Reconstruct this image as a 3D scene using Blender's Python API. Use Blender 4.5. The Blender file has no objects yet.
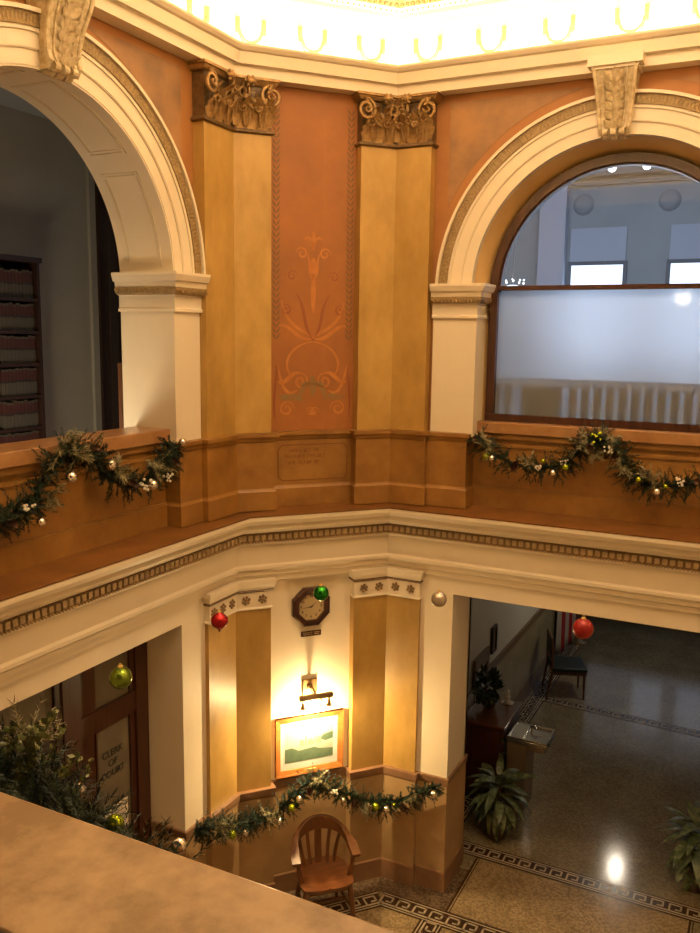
import bpy, math, random
from mathutils import Matrix, Vector
random.seed(7)
PI = math.pi
sc = bpy.context.scene
COL = sc.collection
R_ = random.uniform

# ------------------------------------------------------------------ materials
def mat(name, col, rough=.5, metal=0., col2=None, scale=4., detail=5., bump=0., bscale=30., emit=0., stretch=None, lo=.35, hi=.65, spec=.5, coat=0.):
    m = bpy.data.materials.new(name); m.use_nodes = True
    nt = m.node_tree; N = nt.nodes; L = nt.links
    b = N['Principled BSDF']
    c = (*col, 1.)
    b.inputs['Base Color'].default_value = c
    b.inputs['Roughness'].default_value = rough
    b.inputs['Metallic'].default_value = metal
    b.inputs['Specular IOR Level'].default_value = spec
    b.inputs['Coat Weight'].default_value = coat
    if emit:
        b.inputs['Emission Color'].default_value = c
        b.inputs['Emission Strength'].default_value = emit
    if col2 or bump:
        tc = N.new('ShaderNodeTexCoord'); mp = N.new('ShaderNodeMapping')
        L.new(tc.outputs['Object'], mp.inputs['Vector'])
        if stretch: mp.inputs['Scale'].default_value = stretch
    if col2:
        n = N.new('ShaderNodeTexNoise'); n.inputs['Scale'].default_value = scale; n.inputs['Detail'].default_value = detail
        n.inputs['Roughness'].default_value = .62
        L.new(mp.outputs[0], n.inputs['Vector'])
        r = N.new('ShaderNodeValToRGB')
        r.color_ramp.elements[0].position = lo; r.color_ramp.elements[0].color = c
        r.color_ramp.elements[1].position = hi; r.color_ramp.elements[1].color = (*col2, 1)
        L.new(n.outputs['Fac'], r.inputs['Fac']); L.new(r.outputs['Color'], b.inputs['Base Color'])
    if bump:
        n2 = N.new('ShaderNodeTexNoise'); n2.inputs['Scale'].default_value = bscale; n2.inputs['Detail'].default_value = 3
        L.new(mp.outputs[0], n2.inputs['Vector'])
        bp = N.new('ShaderNodeBump'); bp.inputs['Strength'].default_value = bump; bp.inputs['Distance'].default_value = .02
        L.new(n2.outputs['Fac'], bp.inputs['Height']); L.new(bp.outputs['Normal'], b.inputs['Normal'])
    return m

def terrazzo(name, a, b_, c_, rough):
    m = mat(name, a, rough)
    N = m.node_tree.nodes; L = m.node_tree.links; b = N['Principled BSDF']
    tc = N.new('ShaderNodeTexCoord')
    v = N.new('ShaderNodeTexVoronoi'); v.inputs['Scale'].default_value = 55
    n = N.new('ShaderNodeTexNoise'); n.inputs['Scale'].default_value = 2.2; n.inputs['Detail'].default_value = 6
    L.new(tc.outputs['Object'], v.inputs['Vector']); L.new(tc.outputs['Object'], n.inputs['Vector'])
    r = N.new('ShaderNodeValToRGB'); e = r.color_ramp.elements
    e[0].position = .15; e[0].color = (*a, 1); e[1].position = .85; e[1].color = (*b_, 1)
    k = e.new(.5); k.color = (*c_, 1)
    sep = N.new('ShaderNodeSeparateColor'); L.new(v.outputs['Color'], sep.inputs[0])
    L.new(sep.outputs[0], r.inputs['Fac'])
    mx = N.new('ShaderNodeMix'); mx.data_type = 'RGBA'; mx.blend_type = 'MULTIPLY'; mx.inputs['Factor'].default_value = .55
    r2 = N.new('ShaderNodeValToRGB'); r2.color_ramp.elements[0].position = .3; r2.color_ramp.elements[0].color = (.5, .48, .45, 1)
    r2.color_ramp.elements[1].position = .65
    L.new(n.outputs['Fac'], r2.inputs['Fac'])
    L.new(r.outputs['Color'], mx.inputs['A']); L.new(r2.outputs['Color'], mx.inputs['B'])
    L.new(mx.outputs['Result'], b.inputs['Base Color'])
    return m

def glass_clear(name, tint=(1, 1, 1), refl=.10):
    m = bpy.data.materials.new(name); m.use_nodes = True
    N = m.node_tree.nodes; L = m.node_tree.links; N.clear()
    o = N.new('ShaderNodeOutputMaterial'); mx = N.new('ShaderNodeMixShader')
    t = N.new('ShaderNodeBsdfTransparent'); t.inputs['Color'].default_value = (*tint, 1)
    g = N.new('ShaderNodeBsdfGlossy'); g.inputs['Roughness'].default_value = .03
    mx.inputs[0].default_value = refl
    L.new(t.outputs[0], mx.inputs[1]); L.new(g.outputs[0], mx.inputs[2]); L.new(mx.outputs[0], o.inputs[0])
    return m

def glass_frosted(name, tint, rough=.70):
    m = bpy.data.materials.new(name); m.use_nodes = True
    N = m.node_tree.nodes; L = m.node_tree.links; N.clear()
    o = N.new('ShaderNodeOutputMaterial')
    t = N.new('ShaderNodeBsdfTranslucent'); t.inputs['Color'].default_value = (*tint, 1)
    r = N.new('ShaderNodeBsdfRefraction'); r.inputs['Color'].default_value = (*tint, 1); r.inputs['Roughness'].default_value = rough; r.inputs['IOR'].default_value = 1.12
    d = N.new('ShaderNodeBsdfDiffuse'); d.inputs['Color'].default_value = (.75, .76, .8, 1)
    m1 = N.new('ShaderNodeMixShader'); m1.inputs[0].default_value = .60
    m2 = N.new('ShaderNodeMixShader'); m2.inputs[0].default_value = .12
    L.new(t.outputs[0], m1.inputs[1]); L.new(r.outputs[0], m1.inputs[2])
    L.new(m1.outputs[0], m2.inputs[1]); L.new(d.outputs[0], m2.inputs[2]); L.new(m2.outputs[0], o.inputs[0])
    return m

M = {}
M['cream'] = mat('cream_paint', (.76, .66, .50), .45, col2=(.72, .61, .45), scale=1.4)
M['reveal'] = mat('golden_cream_paint', (.70, .47, .20), .45, col2=(.62, .39, .14), scale=2)
M['creamlow'] = mat('cream_wall_paint', (.78, .68, .53), .5, col2=(.74, .63, .47), scale=1.2)
M['gold'] = mat('ochre_glaze', (.48, .295, .085), .40, col2=(.31, .175, .04), scale=3.4, stretch=(1, 1, .5), detail=8, lo=.34, hi=.72)
M['terra'] = mat('terracotta_mural', (.36, .15, .038), .6, col2=(.28, .11, .028), scale=1.8)
M['terra2'] = mat('terracotta_panel', (.335, .118, .024), .6, col2=(.24, .088, .024), scale=1.5)
M['wains'] = mat('brown_marbled_wainscot', (.31, .15, .034), .4, col2=(.185, .08, .016), scale=3.2, detail=8, lo=.34, hi=.7)
M['ledge'] = mat('brown_ledge', (.21, .085, .02), .4, col2=(.13, .05, .012), scale=4)
M['bronze'] = mat('dark_gilded_plaster', (.085, .045, .016), .45, .2, col2=(.15, .085, .03), scale=26)
M['gilt'] = mat('worn_gilding', (.34, .205, .075), .40, .35, col2=(.24, .13, .045), scale=30, lo=.42, hi=.62)
M['rosette'] = mat('brown_gilt_rosette', (.24, .14, .055), .5)
M['smudge'] = mat('clouded_mural_field', (.36, .175, .065), .6, col2=(.19, .105, .05), scale=2.4, detail=8, lo=.36, hi=.68)
M['bench'] = mat('pale_bench_wood', (.24, .19, .15), .5)
M['medallion'] = mat('faded_medallion', (.34, .36, .39), .7)
M['antique'] = mat('antique_gold_moulding', (.36, .25, .11), .5, .1, col2=(.20, .12, .045), scale=60)
M['carved'] = mat('glazed_carved_plaster', (.60, .49, .31), .5, col2=(.40, .29, .15), scale=24, lo=.4, hi=.62)
M['dentbg'] = mat('dentil_ground_brown', (.22, .135, .06), .6)  # darker brown behind and between the dentils
M['dent'] = mat('dentil_tan', (.48, .36, .20), .55, col2=(.36, .24, .12), scale=40)
M['marble'] = mat('tan_marble_dado', (.43, .28, .14), .32, col2=(.29, .17, .075), scale=2.6, detail=9, lo=.3, hi=.72)
M['marblepink'] = mat('pinkish_marble_cap', (.28, .155, .085), .3, col2=(.19, .095, .05), scale=3.5, detail=8)
M['nearmarble'] = mat('tan_marble_rail', (.41, .26, .135), .35, col2=(.23, .13, .055), scale=10, detail=12, lo=.40, hi=.62)
M['rail'] = mat('brown_marble_rail', (.36, .19, .08), .3, col2=(.26, .12, .045), scale=6)
M['wood'] = mat('red_brown_wood', (.058, .018, .008), .35, col2=(.036, .010, .005), scale=5, stretch=(6, 6, .6))
M['darkwood'] = mat('dark_wood', (.035, .014, .008), .4, col2=(.02, .008, .005), scale=5, stretch=(6, 6, .6))
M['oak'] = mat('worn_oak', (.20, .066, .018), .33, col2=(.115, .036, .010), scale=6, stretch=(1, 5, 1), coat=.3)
M['oakdark'] = mat('dark_oak_stain', (.14, .048, .013), .35, col2=(.09, .03, .009), scale=6, stretch=(5, 5, .7), coat=.3)  # darker oak tone for chair frames, cabinet top and post
M['frameoak'] = mat('orange_oak_frame', (.42, .16, .04), .35, col2=(.30, .10, .022), scale=8, stretch=(1, 1, 5))
M['grey'] = mat('grey_wall_paint', (.36, .33, .27), .7, col2=(.32, .29, .24), scale=1)
M['greyceil'] = mat('grey_ceiling_paint', (.30, .31, .31), .8)
M['bluegrey'] = mat('blue_grey_paint', (.40, .43, .46), .7, col2=(.36, .39, .42), scale=2)
M['bluegreyd'] = mat('slate_grey_mouldings', (.20, .21, .24), .7)
M['bluepale'] = mat('pale_blue_column', (.50, .54, .66), .6)
M['hallwall'] = mat('hall_cream_paint', (.46, .42, .34), .6)
M['hallpanel'] = mat('hall_olive_marble', (.27, .22, .12), .4, col2=(.20, .16, .09), scale=2.5)
M['halltrim'] = mat('hall_brown_trim', (.14, .085, .04), .4)
M['terr'] = terrazzo('terrazzo_brown', (.18, .145, .09), (.29, .235, .145), (.235, .19, .115), .14)
M['terrp'] = terrazzo('terrazzo_tan', (.24, .17, .095), (.40, .295, .17), (.32, .23, .125), .16)
M['terrd'] = terrazzo('terrazzo_dark', (.085, .055, .035), (.19, .13, .085), (.13, .09, .055), .25)
M['keydark'] = mat('dark_brown_tile', (.05, .026, .014), .25)
M['keylight'] = mat('pale_mosaic', (.42, .35, .25), .3)
M['white'] = mat('white_paint', (.8, .78, .74), .5)
M['black'] = mat('black_paint', (.01, .009, .008), .4)
M['paper'] = mat('paper', (.75, .70, .62), .8)
M['frost'] = glass_frosted('frosted_glass', (.70, .75, .82))
M['glass'] = glass_clear('clear_glass', (.92, .95, 1.), .03)
M['doorglass'] = mat('obscured_door_glass', (.17, .15, .115), .25, col2=(.14, .12, .09), scale=2)
M['sky'] = mat('daylight_pane', (.80, .90, 1.), .5, emit=2.6)
M['skyhall'] = mat('hall_daylight_pane', (.66, .76, 1.), .5, emit=.55)
M['bulb'] = mat('lit_bulb', (1., .78, .42), .5, emit=30)
M['lampwhite'] = mat('lit_white_globe', (1., .97, .92), .5, emit=6)
M['pane_glow'] = mat('reflection_glow', (1., .97, .92), .5, emit=3.2)  # glow of the added plate that stands in for a pane reflection
M['lampcold'] = mat('lit_cold_shade', (.9, .95, 1.), .5, emit=3)
M['lamphall'] = mat('lit_hall_globe', (1., .88, .72), .5, emit=40)
M['brass'] = mat('aged_brass', (.30, .19, .08), .35, .8)
M['brassb'] = mat('polished_brass', (.85, .60, .22), .3, .6)
M['steel'] = mat('stainless_steel', (.50, .48, .44), .25, .9)
M['steelbody'] = mat('taupe_enamel', (.20, .16, .12), .4, .2)
M['needle'] = mat('dark_green_needles', (.006, .022, .009), .6, col2=(.014, .036, .013), scale=18)
M['needle2'] = mat('blue_green_needles', (.005, .018, .011), .6, col2=(.012, .030, .018), scale=18)
M['frostsprig'] = mat('frosted_olive_sprig', (.16, .14, .06), .6, col2=(.34, .31, .18), scale=30)
M['holly'] = mat('glossy_yellow_green_leaves', (.09, .12, .02), .3, col2=(.22, .22, .06), scale=30)
M['cone'] = mat('pine_cone_brown', (.065, .028, .014), .7, col2=(.12, .06, .035), scale=40)
M['silver'] = mat('silver_foil', (.80, .74, .66), .14, 1.)
M['limeball'] = mat('lime_foil', (.36, .46, .02), .14, .85)
M['pearl'] = mat('pearl_berry', (.75, .70, .60), .3)
M['redball'] = mat('red_metallic', (.36, .008, .012), .25, .6)
M['redsatin'] = mat('red_satin', (.24, .006, .008), .34, .25)
M['greenball'] = mat('green_metallic', (.02, .22, .015), .12, .8)
M['olive'] = mat('lime_satin', (.17, .24, .02), .2, .75)
M['greyball'] = mat('silver_satin', (.50, .42, .34), .30, .7)
M['wire'] = mat('clear_line', (.5, .42, .3), .4)
M['leafvar'] = mat('variegated_leaf', (.04, .065, .028), .4, col2=(.15, .18, .095), scale=16, lo=.45, hi=.62)
M['leafdark'] = mat('dark_leaf', (.018, .032, .014), .4, col2=(.035, .055, .022), scale=14)
M['pot'] = mat('brown_glazed_pot', (.05, .025, .015), .35)
M['soil'] = mat('potting_soil', (.02, .013, .009), .9)
M['greenvinyl'] = mat('dark_green_vinyl', (.003, .012, .010), .45)
M['red'] = mat('flag_red', (.30, .012, .016), .7)
M['flagwhite'] = mat('flag_white', (.40, .34, .29), .8)
M['booktan'] = mat('tan_book_cloth', (.055, .046, .034), .75)
M['bookred'] = mat('red_spine_label', (.045, .010, .008), .7)
M['bookblack'] = mat('black_spine_label', (.012, .011, .010), .6)
M['stencil'] = mat('orange_stencil', (.46, .17, .035), .6, col2=(.37, .125, .026), scale=9)
M['stencildk'] = mat('russet_stencil', (.24, .07, .022), .6)
M['stencilgr'] = mat('sage_stencil', (.20, .145, .05), .6, col2=(.25, .11, .034), scale=9)
M['laurel'] = mat('olive_stencil', (.15, .08, .028), .6)
M['inscr'] = mat('worn_inscription', (.17, .065, .014), .6)
M['clockface'] = mat('cream_clock_dial', (.50, .39, .22), .5)
M['clockwood'] = mat('dark_mahogany', (.045, .012, .008), .25, coat=.4)
M['mat_board'] = mat('ivory_mat_board', (.80, .72, .55), .7)
M['printsky'] = mat('print_pale_sky', (.55, .52, .36), .6)
M['printland'] = mat('print_green_water', (.10, .15, .075), .6, col2=(.16, .20, .10), scale=14)
M['printsand'] = mat('print_pale_shore', (.50, .46, .30), .6)
M['printhouse'] = mat('print_buildings', (.36, .31, .19), .6)

# ------------------------------------------------------------------ mesh builder
class MB:
    def __init__(s): s.v = []; s.f = []; s.k = []; s.m = 0
    def add(s, vs, fs, T=None):
        b = len(s.v)
        s.v += [tuple(T @ Vector(q)) if T is not None else tuple(q) for q in vs]
        s.f += [tuple(i + b for i in f) for f in fs]; s.k += [s.m] * len(fs)
        return s
    def box(s, x0, x1, y0, y1, z0, z1, T=None):
        vs = [(x, y, z) for z in (z0, z1) for y in (y0, y1) for x in (x0, x1)]
        return s.add(vs, [(0, 2, 3, 1), (4, 5, 7, 6), (0, 1, 5, 4), (2, 6, 7, 3), (0, 4, 6, 2), (1, 3, 7, 5)], T)
    def prism(s, poly, z0, z1, T=None):                     # poly in xy, extruded in z
        n = len(poly)
        vs = [(x, y, z0) for x, y in poly] + [(x, y, z1) for x, y in poly]
        fs = [tuple(range(n))[::-1], tuple(range(n, 2 * n))] + [(i, (i + 1) % n, n + (i + 1) % n, n + i) for i in range(n)]
        return s.add(vs, fs, T)
    def slab(s, poly, y0, y1, T=None):                      # poly in xz, extruded in y
        n = len(poly)
        vs = [(x, y0, z) for x, z in poly] + [(x, y1, z) for x, z in poly]
        fs = [tuple(range(n)), tuple(range(n, 2 * n))[::-1]] + [(i, n + i, n + (i + 1) % n, (i + 1) % n) for i in range(n)]
        return s.add(vs, fs, T)
    def tube(s, path, r, n=8, T=None, caps=True):
        P = [Vector(p) for p in path]; k = len(P); vs = []; fs = []
        rr = r if isinstance(r, (list, tuple)) else [r] * k
        up = None
        for i, p in enumerate(P):
            d = (P[min(i + 1, k - 1)] - P[max(i - 1, 0)])
            d = d.normalized() if d.length > 1e-9 else Vector((0, 0, 1))
            if up is None:
                up = Vector((0, 0, 1)) if abs(d.z) < .9 else Vector((1, 0, 0))
            a = d.cross(up)
            if a.length < 1e-6: a = d.cross(Vector((1, 0.3, 0)))
            a.normalize(); b = a.cross(d).normalized(); up = b
            for j in range(n):
                t = 2 * PI * j / n
                vs.append(p + a * (math.cos(t) * rr[i]) + b * (math.sin(t) * rr[i]))
        for i in range(k - 1):
            for j in range(n):
                fs.append((i * n + j, i * n + (j + 1) % n, (i + 1) * n + (j + 1) % n, (i + 1) * n + j))
        if caps: fs += [tuple(range(n))[::-1], tuple(range((k - 1) * n, k * n))]
        return s.add(vs, fs, T)
    def lathe(s, prof, n=16, T=None):                       # prof (r,z) about z
        k = len(prof)
        vs = [(r * math.cos(2 * PI * j / n), r * math.sin(2 * PI * j / n), z) for r, z in prof for j in range(n)]
        fs = [(i * n + j, i * n + (j + 1) % n, (i + 1) * n + (j + 1) % n, (i + 1) * n + j) for i in range(k - 1) for j in range(n)]
        fs += [tuple(range(n))[::-1], tuple(range((k - 1) * n, k * n))]
        return s.add(vs, fs, T)
    def ball(s, c, r, n=10, sz=1., T=None):
        h = max(4, n // 2)
        prof = [(max(r * math.sin(PI * i / h), r * .02), -r * sz * math.cos(PI * i / h)) for i in range(h + 1)]
        TT = Matrix.Translation(c)
        return s.lathe(prof, n, (T @ TT) if T is not None else TT)
    def arc(s, cx, cz, r0, r1, y0, y1, a0=0., a1=PI, n=48, T=None):   # ring sector standing in xz
        vs = []; fs = []
        for i in range(n + 1):
            a = a0 + (a1 - a0) * i / n; c, q = math.cos(a), math.sin(a)
            vs += [(cx + r0 * c, y0, cz + r0 * q), (cx + r1 * c, y0, cz + r1 * q), (cx + r1 * c, y1, cz + r1 * q), (cx + r0 * c, y1, cz + r0 * q)]
        for i in range(n):
            b = i * 4
            for j in range(4): fs.append((b + j, b + (j + 1) % 4, b + 4 + (j + 1) % 4, b + 4 + j))
        fs += [(0, 3, 2, 1), (n * 4, n * 4 + 1, n * 4 + 2, n * 4 + 3)]
        return s.add(vs, fs, T)
    def sweep(s, path, prof, closed=False, T=None):         # plan path, profile (outward to the right, z)
        P = [Vector((p[0], p[1])) for p in path]; n = len(P); k = len(prof); vs = []; fs = []
        def rn(a, b):
            d = (b - a).normalized(); return Vector((d.y, -d.x))
        for i, p in enumerate(P):
            if closed: a, b = rn(P[i - 1], p), rn(p, P[(i + 1) % n])
            else:
                a = rn(P[i - 1], p) if i else rn(p, P[1]); b = rn(p, P[i + 1]) if i < n - 1 else a
            m = (a + b) / max(.25, 1 + a.dot(b))
            vs += [(p.x + m.x * o, p.y + m.y * o, z) for o, z in prof]
        for i in range(n if closed else n - 1):
            q = (i + 1) % n
            for j in range(k): fs.append((i * k + j, q * k + j, q * k + (j + 1) % k, i * k + (j + 1) % k))
        if not closed: fs += [tuple(range(k)), tuple(range((n - 1) * k, n * k))[::-1]]
        return s.add(vs, fs, T)
    def ribbon(s, path, w, y=0., T=None):                   # flat ribbon in xz plane
        P = [Vector(p) for p in path]; k = len(P); vs = []
        ww = w if isinstance(w, (list, tuple)) else [w] * k
        for i, p in enumerate(P):
            d = (P[min(i + 1, k - 1)] - P[max(i - 1, 0)]).normalized(); nn = Vector((-d.y, d.x)) * ww[i] / 2
            for h in (0, .002):
                for g in (-1, 1): vs.append((p.x + g * nn.x, y - h, p.y + g * nn.y))
        fs = []
        for i in range(k - 1):
            a, b = i * 4, i * 4 + 4
            fs += [(a + 2, a + 3, b + 3, b + 2), (a, a + 2, b + 2, b), (a + 3, a + 1, b + 1, b + 3)]
        return s.add(vs, fs, T)
    def leaf(s, base, along, out, L, w, curl=.3, lobes=0, n=6, T=None):
        a = Vector(along).normalized(); o = Vector(out); o = (o - a * o.dot(a)).normalized(); sd = a.cross(o); B = Vector(base)
        vs = []; fs = []
        for i in range(n + 1):
            t = i / n
            ww = w * (math.sin(PI * min(1, .12 + .88 * t)) ** .7 if t < .98 else .05)
            if lobes: ww *= 1 + .22 * math.cos(t * lobes * 2 * PI)
            c = B + a * (L * (t - .25 * curl * t * t)) + o * (L * curl * t * t)
            for g, h in ((-1, 0), (-.5, .05), (0, .02), (.5, .05), (1, 0)):
                vs.append(c + sd * (g * ww / 2) + o * (h * w * 1.5))
        for i in range(n):
            for j in range(4): fs.append((i * 5 + j, i * 5 + j + 1, i * 5 + 6 + j, i * 5 + 5 + j))
        return s.add(vs, fs, T)

ROOTM = {}
def build(name, mb, mats, parent=None, smooth=35, bevel=0, label=None, cat=None, group=None, kind=None):
    """one mesh object; builder vertices are world coordinates unless the parent is an un-rotated local proto"""
    me = bpy.data.meshes.new(name)
    v = mb.v
    if parent is not None:
        inv = ROOTM[parent.name].inverted()
        v = [tuple(inv @ Vector(q)) for q in v]
        pm = ROOTM[parent.name]
    else:
        xs = [q[0] for q in v]; ys = [q[1] for q in v]; zs = [q[2] for q in v]
        c = Vector(((min(xs) + max(xs)) / 2, (min(ys) + max(ys)) / 2, min(zs)))
        pm = Matrix.Translation(c); v = [tuple(Vector(q) - c) for q in v]
    me.from_pydata(v, [], mb.f)
    for m in (mats if isinstance(mats, (list, tuple)) else [mats]): me.materials.append(M[m])
    if any(mb.k): me.polygons.foreach_set('material_index', mb.k)
    me.update()
    import bmesh
    bm = bmesh.new(); bm.from_mesh(me); bmesh.ops.recalc_face_normals(bm, faces=bm.faces); bm.to_mesh(me); bm.free()
    if smooth:
        me.polygons.foreach_set('use_smooth', [True] * len(me.polygons))
        me.set_sharp_from_angle(angle=math.radians(smooth))
    o = bpy.data.objects.new(name, me); COL.objects.link(o)
    if parent is not None: o.parent = parent
    else: o.location = pm.translation
    ROOTM[o.name] = pm
    if bevel:
        b = o.modifiers.new('edge', 'BEVEL'); b.width = bevel; b.segments = 2; b.limit_method = 'ANGLE'
    tag(o, label, cat, group, kind)
    return o
def tag(o, label=None, cat=None, group=None, kind=None):
    for k, x in (('label', label), ('category', cat), ('group', group), ('kind', kind)):
        if x: o[k] = x
    return o
def thing(name, label, cat, loc=(0, 0, 0), rz=0., group=None, kind=None):
    o = bpy.data.objects.new(name, None); COL.objects.link(o)
    o.empty_display_size = .1
    o.location = loc; o.rotation_euler = (0, 0, rz)
    ROOTM[o.name] = Matrix.Translation(loc) @ Matrix.Rotation(rz, 4, 'Z')
    return tag(o, label, cat, group, kind)
def W(o): return ROOTM[o.name]
def text(name, body, size, T, m, parent, extrude=.001):
    cu = bpy.data.curves.new(name, 'FONT'); cu.body = body; cu.size = size; cu.align_x = 'CENTER'; cu.align_y = 'CENTER'
    cu.extrude = extrude; cu.offset = size * .018; cu.materials.append(M[m])
    tmp = bpy.data.objects.new(name, cu); COL.objects.link(tmp)
    bpy.context.view_layer.update()
    me = bpy.data.meshes.new_from_object(tmp.evaluated_get(bpy.context.evaluated_depsgraph_get()))
    bpy.data.objects.remove(tmp)
    me.transform(ROOTM[parent.name].inverted() @ T)
    o = bpy.data.objects.new(name, me); COL.objects.link(o); o.parent = parent
    ROOTM[o.name] = ROOTM[parent.name]
    return o
def copy_tree(o, parent=None):
    c = o.copy(); COL.objects.link(c)
    if parent is not None: c.parent = parent
    for ch in list(o.children): copy_tree(ch, c)
    return c

# ------------------------------------------------------------------ plan of the rotunda
C1, C2 = .992, 1.135
OCT = [(0, 0), (C1, C2), (4.91, C2), (5.902, 0), (5.902, -3.92), (4.91, -5.055), (C1, -5.055), (0, -3.92)]
CL = math.hypot(C1, C2); TX, TY = C1 / CL, C2 / CL; NX, NY = TY, -TX
CHA = math.atan2(TY, TX)
FL = Matrix.Rotation(PI / 2, 4, 'Z')                        # left wall frame: X = world y, -Y into the room
FC = Matrix.Rotation(CHA, 4, 'Z')                           # chamfer frame
FR = Matrix.Translation((0, C2, 0))                         # right wall frame: X = world x
def pl(u, off): return (off, u)
def pc(s, off): return (s * TX + off * NX, s * TY + off * NY)
def pr(x, off): return (x, C2 - off)
_h = math.tan((PI / 2 - CHA) / 2); _g = math.tan(CHA / 2)
def foldL(e): return (e, -e * math.tan(math.atan2(C1, C2) / 2))
def foldR(e): return (C1 + e * math.tan((PI / 2 - math.atan2(C1, C2)) / 2), C2 - e)
UC, RC, ZS = -1.96, 2.95, 5.91                              # arch centres and spring height

# ------------------------------------------------------------------ floor
fl = build('floor', MB().box(-3, 8, -6, 11.5, -.08, 0), 'terr', kind='structure')
def key_strip(p0, p1, w, unit=.17, lines=True):
    """a Greek-key border laid in the floor from p0 to p1 (centre line)"""
    p0, p1 = Vector((*p0, 0)), Vector((*p1, 0)); d = p1 - p0; L = d.length; a = math.atan2(d.y, d.x)
    T = Matrix.Translation(p0) @ Matrix.Rotation(a, 4, 'Z')
    D = MB().box(0, L, -w / 2 - .035, w / 2 + .035, 0, .002, T)
    build('key_border_ground', D, 'keydark', fl, smooth=0)
    K = MB(); n = max(1, round(L / unit)); un = L / n; th = w * .115; h = w * .80; z0, z1 = .002, .0035
    y0 = -h / 2
    K.box(0, L, y0, y0 + th, z0, z1, T)
    for i in range(n):
        x = i * un
        K.box(x, x + th, y0, y0 + h, z0, z1, T)
        K.box(x, x + un * .74, y0 + h - th, y0 + h, z0, z1, T)
        K.box(x + un * .74 - th, x + un * .74, y0 + h * .30, y0 + h, z0, z1, T)
        K.box(x + un * .36, x + un * .74, y0 + h * .30, y0 + h * .30 + th, z0, z1, T)
    for g in (-1, 1): K.box(0, L, g * (w / 2 + .008) - .006, g * (w / 2 + .008) + .006, z0, z1, T)
    build('key_border', K, 'keylight', fl, smooth=0)
def oct_off(e):
    out = []
    n = len(OCT)
    for i in range(n):
        a, p, b = Vector(OCT[i - 1]), Vector(OCT[i]), Vector(OCT[(i + 1) % n])
        d1, d2 = (p - a).normalized(), (b - p).normalized()
        n1, n2 = Vector((d1.y, -d1.x)), Vector((d2.y, -d2.x)); m = (n1 + n2) / (1 + n1.dot(n2))
        out.append(tuple(p + m * e))
    return out
build('dark_margin', MB().sweep(OCT, [(-.5, 0), (.24, 0), (.24, .0008), (-.5, .0008)], True), 'terrd', fl, smooth=0)
build('centre_field', MB().prism(oct_off(.43)[::-1], 0, .001), 'terrp', fl, smooth=0)
rg = oct_off(.335)
for i in (7, 0, 1): key_strip(rg[i], rg[(i + 1) % 8], .16)
key_strip((1.72, .70), (1.72, -2.6), .16)
for zz in [(1.80, 3.90, .93, 1.87)]:
    build('threshold_panel', MB().box(zz[0], zz[1], zz[2], zz[3], 0, .0015), 'terrp', fl, smooth=0)
for x in (1.775, 3.90):
    build('threshold_line', MB().box(x, x + .02, .9, 1.9, 0, .002).box(x + .035, x + .045, .9, 1.9, 0, .002), 'keydark', fl, smooth=0)
key_strip((1.2, 2.0), (4.7, 2.0), .16)
key_strip((1.33, 2.1), (1.33, 10.2), .15)
key_strip((1.42, 6.25), (4.7, 6.05), .15)

# ------------------------------------------------------------------ walls
def arch_poly(u0, u1, uc, hw, z0, zs, z1, n=40):
    p = [(u0, z0), (uc - hw, z0), (uc - hw, zs)]
    p += [(uc + hw * math.cos(PI - PI * i / n), zs + hw * math.sin(PI - PI * i / n)) for i in range(1, n)]
    return p + [(uc + hw, zs), (uc + hw, z0), (u1, z0), (u1, z1), (u0, z1)]
def door_poly(u0, u1, a, b, zt, z1): return [(u0, 0), (a, 0), (a, zt), (b, zt), (b, 0), (u1, 0), (u1, z1), (u0, z1)]
wl_ = build('wall_left', MB().slab(arch_poly(-3.92, .05, UC, 1.225, 3.6, ZS, 7.8), .11, .60, FL), ['terra'], kind='structure', smooth=25)
build('wall_left_lower', MB().slab(door_poly(-3.92, .0, -3.17, -.733, 3.09, 3.6), .05, .47, FL), 'creamlow', kind='structure', smooth=0)
wr_ = build('wall_right', MB().slab(arch_poly(.95, 4.95, RC, 1.235, 3.6, ZS, 7.8), .11, .34, FR), 'terra', kind='structure', smooth=25)
build('wall_right_lower', MB().slab(door_poly(C1, 4.91, 1.655, 4.22, 3.09, 3.6), .05, .62, FR), 'creamlow', kind='structure', smooth=0)
build('wall_corner', MB().box(-.02, CL + .02, .11, .5, 0, 7.8, FC), 'creamlow', kind='structure', smooth=0)
def spandrel(parent, F, uc, u0, u1, sg, ztop=7.545):
    r = 1.66; P = []
    ue = max(abs(u0 - uc), abs(u1 - uc)); a1 = math.asin((ztop - ZS) / r); a0 = math.acos(min(.9999, ue / r)) if ue < r else .02
    P = [(uc + sg * r * math.cos(a0 + (a1 - a0) * i / 20), ZS + r * math.sin(a0 + (a1 - a0) * i / 20)) for i in range(21)]
    P.append((uc + sg * ue, ztop))
    build('mural_field', MB().slab(P, .1075, .11, F), 'smudge', parent, smooth=0)
for nm, a, b in (('wall_corner_east', 2, 3), ('wall_east', 3, 4), ('wall_corner_near_east', 4, 5), ('wall_corner_near_west', 6, 7)):
    A, B = Vector((*OCT[a], 0)), Vector((*OCT[b], 0)); d = B - A
    T = Matrix.Translation(A) @ Matrix.Rotation(math.atan2(d.y, d.x), 4, 'Z')
    build(nm, MB().box(0, d.length, .08, .4, 0, 7.8, T), 'creamlow', kind='structure', smooth=0)
build('wall_near', MB().box(C1, 4.91, -5.6, -5.10, 0, 3.88), 'creamlow', kind='structure', smooth=0)

spandrel(wl_, FL, UC, -.56, -.56, 1); spandrel(wl_, FL, UC, -3.35, -3.35, -1)
spandrel(wr_, FR, RC, 1.46, 1.46, -1); spandrel(wr_, FR, RC, 4.44, 4.44, 1)
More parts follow.
